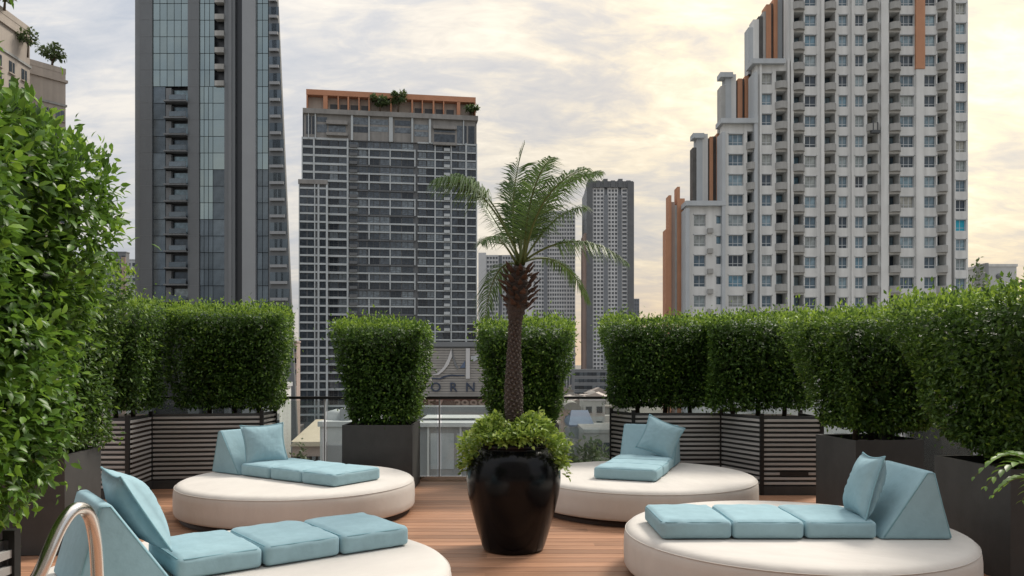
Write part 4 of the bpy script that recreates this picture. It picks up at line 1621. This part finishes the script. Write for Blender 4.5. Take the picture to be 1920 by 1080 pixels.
    MB().box(U(568), U(896), -0.9, 22, Z(212), Z(203)).build('cornice', 'hotel_crown', root)
    # orange roof frame
    MB().box(U(574), U(892), 0.0, 20, Z(176), Z(166)).build('roof_beam', 'hotel_orange', root)
    MB().box(U(576), U(890), 3.0, 18, Z(203), Z(176.2)).build('penthouse_wall', 'beige_wall', root)
    for px, w in ((575.5, 2.4), (610, 8), (634, 2), (653, 3), (673, 2), (692, 3), (733, 3), (773, 3), (792, 2), (813, 3), (832, 2), (860, 6), (891, 2.2)):
        MB().box(U(px - w / 2), U(px + w / 2), 0.1, 2.95, Z(202.9), Z(176.1)).build('roof_post', 'hotel_orange', root)
    wm_ = MB().box(0, 2.9, 2.88, 2.98, 0, 1.8).mesh('window', 'frame_dark')
    for px in (618, 637, 657, 677, 778, 797, 818, 838):
        link('window', wm_, root, (U(px), 0, Z(197)))
    return root, U, Z, th


hroot, HU, HZ, hth = hotel_tower()


def small_plant(name, label, cat, base, rad, hgt, n, seed, mname='tree_leaf', group=None, leaf=0.35):
    rng = np.random.default_rng(seed)
    root = thing(name, label, cat, base, 0, group)
    trk = MB()
    trk.tube([(0, 0, 0), (rad * 0.05, 0, hgt * 0.35), (0, rad * 0.05, hgt * 0.62)], [rad * 0.10, rad * 0.075, rad * 0.04], 7)
    for i in range(5):
        a = i * 1.26 + 0.3
        trk.tube([(rad * 0.04, 0, hgt * 0.36), (rad * 0.5 * math.cos(a), rad * 0.5 * math.sin(a), hgt * 0.72)], [rad * 0.045, rad * 0.015], 5)
    trk.build('trunk', 'twig', root)
    cl_ = rng.normal(0, 1, (14, 3))
    cl_ = unit(cl_) * rng.uniform(0.35, 0.8, (14, 1))
    which = rng.integers(0, 14, n)
    P = cl_[which] + unit(rng.normal(0, 1, (n, 3))) * rng.uniform(0.15, 0.42, (n, 1))
    nr = unit(P)
    P = P * np.array([rad, rad, hgt * 0.36]) + np.array([0, 0, hgt * 0.66])
    U_, W_, N_ = frames(nr, rng)
    V, FA, k = leaf_geo(P, U_, W_, N_, np.full(n, leaf) * rng.uniform(0.6, 1.3, n), 0.6)
    tint = np.clip(rng.beta(2, 3, n) * 0.7 + (which % 5) * 0.09, 0, 1)
    o = link('crown', np_mesh('crown', V, FA, mname, np.repeat(tint, k)), root)
    o['kind'] = 'stuff'
    return root


# little roof garden on the orange crown
for i, (px, py, r_, h_) in enumerate(((712, 203, 4.2, 6.0), (746, 203, 3.4, 8.5), (884, 212, 3.0, 4.0))):
    u = HU(px)
    p_ = hroot.matrix_world
    wx = hroot.location.x + u * math.cos(hth) + 1.2 * math.sin(hth)
    wy = hroot.location.y + u * math.sin(hth) - 0.6 * math.cos(hth)
    lab = ['dark round tree on the roof terrace of the orange-crowned tower', 'tall green tree on the roof terrace of the orange-crowned tower', 'low shrub at the right end of the orange roof terrace'][i]
    small_plant('roof_tree', lab, 'tree', (wx, wy, HZ(203) + GZ), r_, h_, 500, 60 + i, group='trees on the far roof', leaf=1.1)


def far_tower(label, d, x0, x1, ytop, cw, fh, mwall, mdark, bands, x_extra=None):
    fr = Front(d, (x0 + x1) / 2)
    X, Z = fr.x, fr.z
    root = thing('distant_tower', label, 'tower', (fr.x0, d, GZ), 0)
    MB().box(X(x0), X(x1), 1.0, 40, 0, Z(ytop)).build('core', mdark, root)
    g = MB()
    y = ytop
    while y < 705:
        for (a, b) in bands:
            g.box(X(a), X(b), 0.3, 0.99, Z(y + fh * 0.42), Z(y))
        y += fh
    for (a, b) in bands:
        n = max(1, int((b - a) / cw))
        for i in range(n + 1):
            px = a + (b - a) * i / n
            g.box(X(px - cw * 0.16), X(px + cw * 0.16), 0.0, 0.299, 0, Z(ytop))
    o = g.build('facade_grid', mwall, root)
    o['kind'] = 'stuff'
    return fr, root


fr, rt = far_tower('pale gridded office tower far behind the palm', 620, 984, 1078, 395, 4.2, 7.6, 'far_grid', 'far_dark', [(1000, 1020), (1026, 1062), (1063, 1078)])
MB().box(fr.x(1020), fr.x(1026), -1.5, 0.98, 0, fr.z(392)).build('dark_rib', 'far_dark', rt)
MB().box(fr.x(984), fr.x(999.5), -1.0, 0.98, 0, fr.z(410)).build('side_wall', 'far_grid', rt)
fr, rt = far_tower('pale lower slab just left of the palm crown in the distance', 660, 897, 983, 478, 5.0, 8.0, 'far_grid', 'far_dark', [(912, 934), (942, 983)])
MB().box(fr.x(897), fr.x(911.5), -1.0, 0.98, 0, fr.z(474)).build('side_wall', 'far_grid', rt)
fr, rt = far_tower('grey far tower with a toothed top right of the palm', 600, 1100, 1188, 352, 6.0, 7.4, 'far_grid', 'far_dark', [(1112, 1132), (1140, 1158), (1166, 1176)])
MB().box(fr.x(1100), fr.x(1111), -2.0, 0.98, 0, fr.z(344)).build('side_wall', 'hotel_wall', rt)
MB().box(fr.x(1176.5), fr.x(1188), -2.0, 0.98, 0, fr.z(342)).build('side_wall', 'hotel_wall', rt)
MB().box(fr.x(1096), fr.x(1103), 2.0, 30, 0, fr.z(436)).build('warm_flank', 'far_warm', rt)
MB().box(fr.x(1132.5), fr.x(1139.5), -1.2, 0.98, 0, fr.z(366)).build('dark_rib', 'far_dark', rt)
MB().box(fr.x(1158.5), fr.x(1165.5), -1.2, 0.98, 0, fr.z(366)).build('dark_rib', 'far_dark', rt)
MB().box(fr.x(1104), fr.x(1187), -0.8, 36, fr.z(352), fr.z(340)).build('crown_band', 'hotel_wall', rt)
for i, px in enumerate((1107, 1121, 1135, 1149, 1163, 1178)):
    MB().box(fr.x(px - 4), fr.x(px + 4), -1.4, 20, fr.z(352), fr.z(336 + (i % 2) * 3)).build('roof_tooth', 'hotel_wall', rt)
fr, rt = far_tower('small grey tower at the foot of the toothed far tower', 900, 1188, 1199, 560, 4, 7, 'far_dark', 'far_dark', [(1189, 1198)])


def block_house(name, label, cat, d, x0, x1, ytop, wallm, roofm, depth=14, win=None, group=None, parapet=0.5, rz=0.0):
    """flat-roofed building; win=(cols, storey height m, w, h)"""
    fr = Front(d, (x0 + x1) / 2)
    root = thing(name, label, cat, (fr.x0, d, GZ), rz, group)
    X, Z = fr.x, fr.z
    a, b, zt = X(x0), X(x1), Z(ytop)
    MB().box(a, b, 0.0, depth, 0, zt).build('wall', wallm, root)
    if parapet:
        MB().box(a - 0.15, b + 0.15, -0.15, depth + 0.15, zt + 0.003, zt + parapet).build('roof', roofm, root)
    if win:
        n, sh, w, h = win
        wme = MB().box(-w / 2, w / 2, -0.10, -0.01, 0, h).box(-w / 2 - 0.1, w / 2 + 0.1, -0.25, -0.01, -0.16, -0.02, 1).mesh('window', ['hotel_glass', 'frame_white'])
        z = zt - sh
        while z > max(0.5, zt - sh * 8.5):
            for i in range(n):
                link('window', wme, root, (a + (b - a) * (i + 0.5) / n, 0, z + 0.6))
            z -= sh
    return fr, root


# beige condominium at the upper left, its flank running away from the camera


def beige_block(label, p0, p1, ztop, dep, nfloor, nwin, seed):
    v = Vector((p1[0] - p0[0], p1[1] - p0[1], 0))
    L = v.length
    rz = math.atan2(v.y, v.x)
    root = thing('beige_building', label, 'building', (p0[0], p0[1], GZ), rz)
    H = ztop - GZ
    MB().box(0, L, 0.0, dep, 0, H).build('wall', 'beige_wall', root)
    MB().box(-0.3, L + 0.3, -0.35, dep + 0.3, H - 1.7, H - 1.2).build('cornice', 'beige_wall', root)
    MB().box(-0.2, L + 0.2, -0.22, dep, H - 6.2, H - 5.8).build('cornice', 'white_wall_grey', root)
    MB().box(-0.05, L + 0.05, -0.05, 0.25, H + 0.002, H + 1.0).build('parapet', 'beige_wall', root)
    wme = MB().box(-0.75, 0.75, -0.09, -0.005, 0, 1.9).box(-0.9, 0.9, -0.3, -0.004, -0.2, -0.02, 1).box(-0.04, 0.04, -0.13, -0.0901, 0, 1.9, 1).mesh('window', ['hotel_glass', 'beige_wall'])
    for k in range(nfloor):
        for i in range(nwin):
            link('window', wme, root, (L * (i + 0.5) / nwin, 0, H - 9.0 - k * 3.2))
    return root


def P2(px, d):
    return ((px - 960) * d / F, d)


beige_block('beige stone building with a cornice in the upper left corner', P2(-70, 122), P2(56, 140), EYE + 618 * 140 / F, 16, 7, 5, 1)
beige_block('lower beige building with paired windows next to the upper left corner', P2(56.5, 146), P2(123, 151), EYE + 548 * 149 / F, 14, 7, 3, 2)
small_plant('roof_tree', 'umbrella-shaped tree on the roof of the lower beige building', 'tree', (*P2(97, 150), EYE + 548 * 149 / F), 2.6, 5.6, 420, 71, group='trees on the far roof', leaf=0.75)
small_plant('roof_tree', 'small dark tree at the edge of the upper beige roof', 'tree', (*P2(52, 137), EYE + 560 * 140 / F), 1.6, 5.4, 260, 72, group='trees on the far roof', leaf=0.6)
small_plant('roof_tree', 'leafy shrub on top of the beige building in the corner', 'tree', (*P2(8, 131), EYE + 618 * 140 / F), 2.2, 4.2, 300, 73, group='trees on the far roof', leaf=0.6)

fr, rt = block_house('office_block', 'dark brown block just left of the glass tower', 'building', 330, 200, 236, 474, 'pier_mid', 'pier_dark', 3, (4, 3.4, 1.6, 1.6))
MB().box(fr.x(228), fr.x(236.2), -0.4, -0.02, 0, fr.z(482)).build('warm_strip', 'far_warm', rt)
block_house('office_block', 'pale blue-grey slab against the edge of the glass tower', 'building', 360, 237, 256, 488, 'cap_grey', 'cap_grey', 30, (2, 3.4, 1.4, 1.6))
fr, rt = block_house('white_roof_house', 'plain white block with rooftop tanks beside the right tower', 'building', 150, 1848, 1906, 500, 'pale_roof', 'white_wall', 12)
MB().box(fr.x(1844), fr.x(1849), -0.8, 3, 0, fr.z(494)).build('stair_tower', 'grey_wall', rt)
for px in (1872, 1884, 1895):
    MB().lathe([(0.5, fr.z(500) + .5), (0.5, fr.z(493)), (0.0005, fr.z(492))], 12, c=(fr.x(px), 3)).build('roof_tank', 'pale_roof', rt)
MB().lathe([(0.55, 0), (0.5, 0.12), (0.0005, 0.2)], 14).build('satellite_dish', 'pier_mid', rt, (fr.x(1872), -0.1, fr.z(518))).rotation_euler = (R(100), 0, 0)
small_plant('garden_tree', 'pale leafy tree between the right tower and the white block', 'tree', (*P2(1832, 140), -8.0), 3.0, 26.5, 500, 80, leaf=0.8)

block_house('white_terrace', 'long white building glimpsed below the right-hand hedges', 'building', 62, 1560, 2080, 706, 'white_wall', 'pale_roof', 10, (16, 3.2, 1.0, 1.4))
# between the back left hedge and the next one
block_house('pink_building', 'pinkish apartment building left of the grid tower', 'building', 230, 534, 556, 642, 'pink_wall', 'pink_wall', 4, (2, 3.3, 1.6, 1.5))
fr, rt = block_house('white_apartment', 'white apartment block with wavy balconies behind the railing', 'building', 95, 488, 524, 726, 'white_wall', 'pale_roof', 5, (3, 3.0, 0.8, 1.5))
bw = MB()
n_ = 24
a_, b_ = fr.x(488), fr.x(524)
xs = [a_ + (b_ - a_) * i / n_ for i in range(n_ + 1)]
bw.plan([(x, -0.9 - 0.35 * math.sin(i * 1.05)) for i, x in enumerate(xs)] + [(b_, -0.03), (a_, -0.03)], 0, 1.0)
bme = bw.mesh('balcony', 'white_wall')
for k in range(6):
    link('balcony', bme, rt, (0, 0, fr.z(726) - 3.1 - 3.0 * k))
fr, rt = block_house('tan_roof_house', 'low house with a flat tan roof behind the glass railing', 'building', 92, 548, 606, 836, 'pink_wall', 'pink_wall', 12, (5, 3.0, 1.0, 1.2), parapet=0)
z_ = fr.z(836)
MB().prism([(fr.x(546), z_ + 0.005), (fr.x(608), z_ + 0.005), (fr.x(606), z_ + 0.5), (fr.x(552), z_ + 0.5)], -0.6, 13, 0).build('roof_edge', 'tan_roof', rt)
rs = MB()
rs.v = [(fr.x(548), -0.5, z_ + 0.52), (fr.x(607), -0.5, z_ + 0.52), (fr.x(604), 9.0, z_ + 2.4), (fr.x(556), 9.0, z_ + 2.4), (fr.x(548), 12, z_ + 0.52), (fr.x(607), 12, z_ + 0.52)]
for q in ((0, 1, 2, 3), (3, 2, 5, 4), (0, 3, 4), (1, 5, 2), (0, 4, 5, 1)):
    rs.face(list(q))
rs.build('roof', 'tan_roof', rt)
fr, rt = block_house('white_annex', 'white rendered annex with a water tank next to the charcoal planter', 'building', 62, 600, 705, 800, 'pale_roof', 'pale_roof', 9, None, parapet=0.4)
MB().box(fr.x(612), fr.x(655), -0.25, -0.02, 0, fr.z(835)).build('lower_wall', 'grey_wall', rt)
MB().box(fr.x(608), fr.x(611.5), -0.4, -0.02, 0, fr.z(828)).build('down_pipe', 'white_wall', rt)
MB().lathe([(0.9, fr.z(800) + .4), (0.9, fr.z(776)), (0.0005, fr.z(770))], 20, c=(fr.x(618), 2.5)).build('water_tank', 'pale_roof', rt)
MB().box(fr.x(632), fr.x(652), 1.0, 4, fr.z(800) + .41, fr.z(768)).build('stair_head', 'grey_wall', rt)

# ---- building with the big sign between the two middle hedges


def sign_building():
    fr = Front(150, 862)
    X, Z = fr.x, fr.z
    root = thing('sign_building', 'building with a grey slatted sign wall reading ORN between two hedges', 'building', (fr.x0, 150, GZ), 0)
    MB().box(X(778), X(945), 0.6, 18, 0, Z(650)).build('wall', 'grey_wall', root)
    MB().box(X(776), X(947), -0.3, 18.2, Z(650) + .003, Z(641)).build('roof_edge', 'pier_mid', root)
    n = 19
    bm_ = MB().box(X(780), X(943), 0.2, 0.598, 0, (Z(652) - Z(743)) / n - 0.10).mesh('cladding_board', 'sign_panel')
    for i in range(n):
        link('cladding_board', bm_, root, (0, 0, Z(743) + i * (Z(652) - Z(743)) / n))
    # sail-shaped logo, bar and swoosh
    sail = [(812, 702), (820, 700), (832, 688), (840, 672), (846.5, 653), (847.5, 668), (841, 684), (831, 696), (822, 703), (813, 703.5)]
    MB().prism([(X(a), Z(b)) for a, b in sail][::-1], -0.05, 0.19).build('logo_sail', 'sign_white', root)
    sail2 = [(848, 654), (850.5, 668), (856, 684), (860, 690), (857.5, 693), (852, 684), (848.5, 668)]
    MB().prism([(X(a), Z(b)) for a, b in sail2][::-1], -0.02, 0.19).build('logo_sail_edge', 'pier_mid', root)
    sw = [(810, 708), (824, 709), (834, 704), (846, 702), (858, 703), (871, 703), (871, 705), (858, 705.5), (846, 705), (836, 707), (826, 711.5), (810, 711)]
    MB().prism([(X(a), Z(b)) for a, b in sw][::-1], 0.0, 0.19).build('logo_wave', 'sign_navy', root)
    MB().box(X(873.5), X(881), -0.12, 0.19, Z(710), Z(653)).build('logo_bar', 'sign_white', root)
    MB().prism([(X(a), Z(b)) for a, b in [(883, 668), (897, 666), (897, 672), (889, 678), (883, 676)]][::-1], -0.05, 0.19).build('logo_flag', 'cap_grey', root)
    MB().prism([(X(a), Z(b)) for a, b in [(862, 690), (872, 676), (872, 690)]][::-1], -0.03, 0.19).build('logo_flag', 'blue_roof', root)
    MB().box(X(780), X(943), -0.4, 0.62, Z(746), Z(743.2)).build('sign_ledge', 'post_black', root)
    MB().box(X(780), X(943), -0.1, 0.62, Z(769), Z(746.2)).build('number_band', 'sign_brown', root)

    def text(body, px, py, hpx, mk, nm, sx=1.0, y=0.12):
        cu = bpy.data.curves.new('letters', 'FONT')
        cu.body = body
        cu.align_x = 'CENTER'
        cu.extrude = 0.07
        cu.offset = 0.012
        ob = bpy.data.objects.new('tmp', cu)
        me = bpy.data.meshes.new_from_object(ob)
        bpy.data.objects.remove(ob)
        me.materials.clear()
        me.materials.append(MATS[mk])
        o = link(nm, me, root, (X(px), y, Z(py)))
        o.rotation_euler = (R(90), 0, 0)
        k = hpx * fr.s / 0.70
        o.scale = (k * sx, k, k)
        return o
    for ch, px in (('O', 817), ('R', 850), ('N', 882)):
        text(ch, px, 734, 17, 'sign_navy', 'letter', 1.0)
    for ch, px in (('5', 808), ('7', 824), ('-', 842), ('3', 858), ('9', 872), ('9', 888), ('9', 904)):
        text(ch, px, 766.5, 17, 'sign_tan', 'digit', 1.25, -0.18)
    MB().box(X(774), X(950), -2.0, 0.6, Z(777), Z(769.3)).build('canopy', 'pale_roof', root)


sign_building()
fr, rt = block_house('pale_hall', 'long pale hall with a flat roof below the sign building', 'building', 98, 780, 935, 800, 'grey_wall', 'pale_roof', 20, None, parapet=0)
z_ = fr.z(800)
rs = MB()
rs.v = [(fr.x(778), -0.5, z_), (fr.x(937), -0.5, z_), (fr.x(937), 22, z_ + 1.0), (fr.x(778), 22, z_ + 1.0)]
rs.face([0, 1, 2, 3])
MB().prism([(fr.x(778), z_ + 0.01), (fr.x(937), z_ + 0.01), (fr.x(937), z_ + 0.5), (fr.x(778), z_ + 0.5)], -0.6, 20.2).build('roof', 'pale_roof', rt)
MB().box(fr.x(801.5), fr.x(805), -0.3, -0.02, 0, z_).build('pilaster', 'white_wall', rt)
MB().box(fr.x(862), fr.x(865.5), -0.3, -0.02, 0, z_).build('pilaster', 'white_wall', rt)
gp = MB().box(0, 2.9, -0.08, -0.015, 0, 4.4).mesh('glass_panel', 'cap_grey')
for i in range(3):
    link('glass_panel', gp, rt, (fr.x(807 + i * 50), 0, z_ - 5.2))
MB().box(fr.x(780), fr.x(935), 4, 8, z_ + 1.2, z_ + 2.2).build('roof_plant', 'pier_mid', rt)

# ---- low houses and trees seen through the railing on the right of the palm
fr, rt = block_house('white_house', 'white house with square windows between the palm and the right hedge', 'building', 175, 1094, 1134, 752, 'white_wall', 'pale_roof', 10, (2, 3.2, 1.3, 1.4))
fr, rt = block_house('arched_house', 'pinkish house with a curved gable beyond the railing', 'building', 170, 1056, 1090, 768, 'pink_wall', 'pink_wall', 10, (2, 3.2, 1.1, 1.3), parapet=0)
MB().prism([(fr.x(1056), fr.z(768))] + [(fr.x(1073 + 17 * math.cos(math.pi * i / 10)), fr.z(768 - 14 * math.sin(math.pi * i / 10))) for i in range(0, 11)], -0.2, 10).build('gable', 'house_wall', rt)
fr, rt = block_house('blue_roof_shed', 'shed with a dull blue roof below the white house', 'building', 120, 1068, 1112, 800, 'grey_wall', 'blue_roof', 10, None, parapet=0)
z_ = fr.z(800)
rs = MB().prism([(fr.x(1066), z_), (fr.x(1114), z_), (fr.x(1110), z_ + 0.25), (fr.x(1070), z_ + 0.25)], -0.5, 10.5)
rs.build('eaves', 'blue_roof', rt)
rs = MB()
rs.v = [(fr.x(1066), -0.5, z_ + 0.26), (fr.x(1114), -0.5, z_ + 0.26), (fr.x(1108), 5, z_ + 2.2), (fr.x(1076), 5, z_ + 2.2), (fr.x(1066), 10.4, z_ + 0.26), (fr.x(1114), 10.4, z_ + 0.26)]
for q in ((0, 1, 2, 3), (3, 2, 5, 4), (0, 3, 4), (1, 5, 2), (0, 4, 5, 1)):
    rs.face(list(q))
rs.build('roof', 'blue_roof', rt)
block_house('grey_terrace', 'grey flat roof terrace behind the right-hand bed', 'building', 110, 1096, 1165, 812, 'concrete', 'concrete', 12, (4, 3.2, 1.1, 1.3))
block_house('podium_block', 'dark glazed podium at the foot of the toothed far tower', 'building', 540, 1078, 1150, 694, 'pier_mid', 'pier_dark', 30, (9, 4.5, 3.2, 2.4))
TG = 'trees in the street beyond the railing'
for i, (px, d, zt, r_) in enumerate(((1062, 84, -7.0, 2.6), (1096, 88, -6.6, 3.0), (1130, 82, -6.9, 2.8), (585, 78, -6.2, 1.7), (556, 84, -6.9, 1.3), (1152, 96, -7.2, 2.6))):
    lab = ['round street tree next to the pot, leftmost of the trees above the back right bed', 'middle street tree above the back right daybed', 'street tree against the slatted planter on the right',
           'bright small tree in front of the tan-roofed house', 'small dark tree left of the tan roof', 'tree mostly hidden behind the right-hand slatted planter'][i]
    small_plant('street_tree', lab, 'tree', (*P2(px, d), GZ), r_, zt - GZ, 1500, 90 + i, group=TG, leaf=0.62)

rngh = random.Random(12)
hw = MB().box(-0.55, 0.55, -0.09, -0.01, 0, 1.2).mesh('window', 'hotel_glass')
count = 0
spots = []
for k in range(400):
    d = rngh.uniform(190, 900)
    px = rngh.choice([rngh.uniform(1050, 1162), rngh.uniform(1050, 1162), rngh.uniform(505, 650)])
    x = (px - 960) * d / F
    w = rngh.uniform(8, 17)
    if 505 < px < 660 and (d > 285 and px > 550):
        continue
    if px > 1070 and 585 < d < 660:
        continue
    if any(abs(x - q[0]) < (w + q[2]) / 2 + 1.5 and abs(d - q[1]) < 16 for q in spots):
        continue
    if px < 700 and d < 260:
        continue
    spots.append((x, d, w))
    h = rngh.uniform(6, 13) * (1.0 if d < 600 else 1.3)
    rot, gab = R(rngh.uniform(-14, 14)), rngh.random() < 0.55
    if count not in (0, 3, 6, 9, 10, 11, 13, 14, 15, 16, 29, 31, 33, 48, 51, 56, 68):      # the others stand hidden behind towers and hedges
        count += 1
        continue
    t = thing('low_house', 'low pale house with a pitched roof, one of several far below beyond the railing' if gab else 'low pale house with a flat roof, one of several far below beyond the railing',
              'house', (x, d, GZ), rot, 'pitched-roof houses beyond the railing' if gab else 'flat-roofed houses beyond the railing')
    MB().box(-w / 2, w / 2, 0, 11, 0, h).build('wall', 'house_wall', t)
    if gab:
        MB().prism([(-w / 2 - 0.5, h + 0.01), (w / 2 + 0.5, h + 0.01), (0, h + w * 0.22)], -0.5, 11.5).build('roof', 'house_roof', t)
    else:
        MB().box(-w / 2 - 0.2, w / 2 + 0.2, -0.2, 11.2, h + 0.003, h + 0.6).build('roof', 'house_roof', t)
        MB().box(-w * 0.2, w * 0.1, 3, 6, h + 0.61, h + 2.8).build('stair_head', 'house_wall', t)
    if d < 480:
        for fl in range(int(h // 3.2)):
            for i in range(int(w // 3)):
                link('window', hw, t, (-w / 2 + 1.6 + i * 3, 0, fl * 3.2 + 1.0))
    count += 1
    if count >= 70:
        break
print('houses', count, 'objects', len(bpy.data.objects))
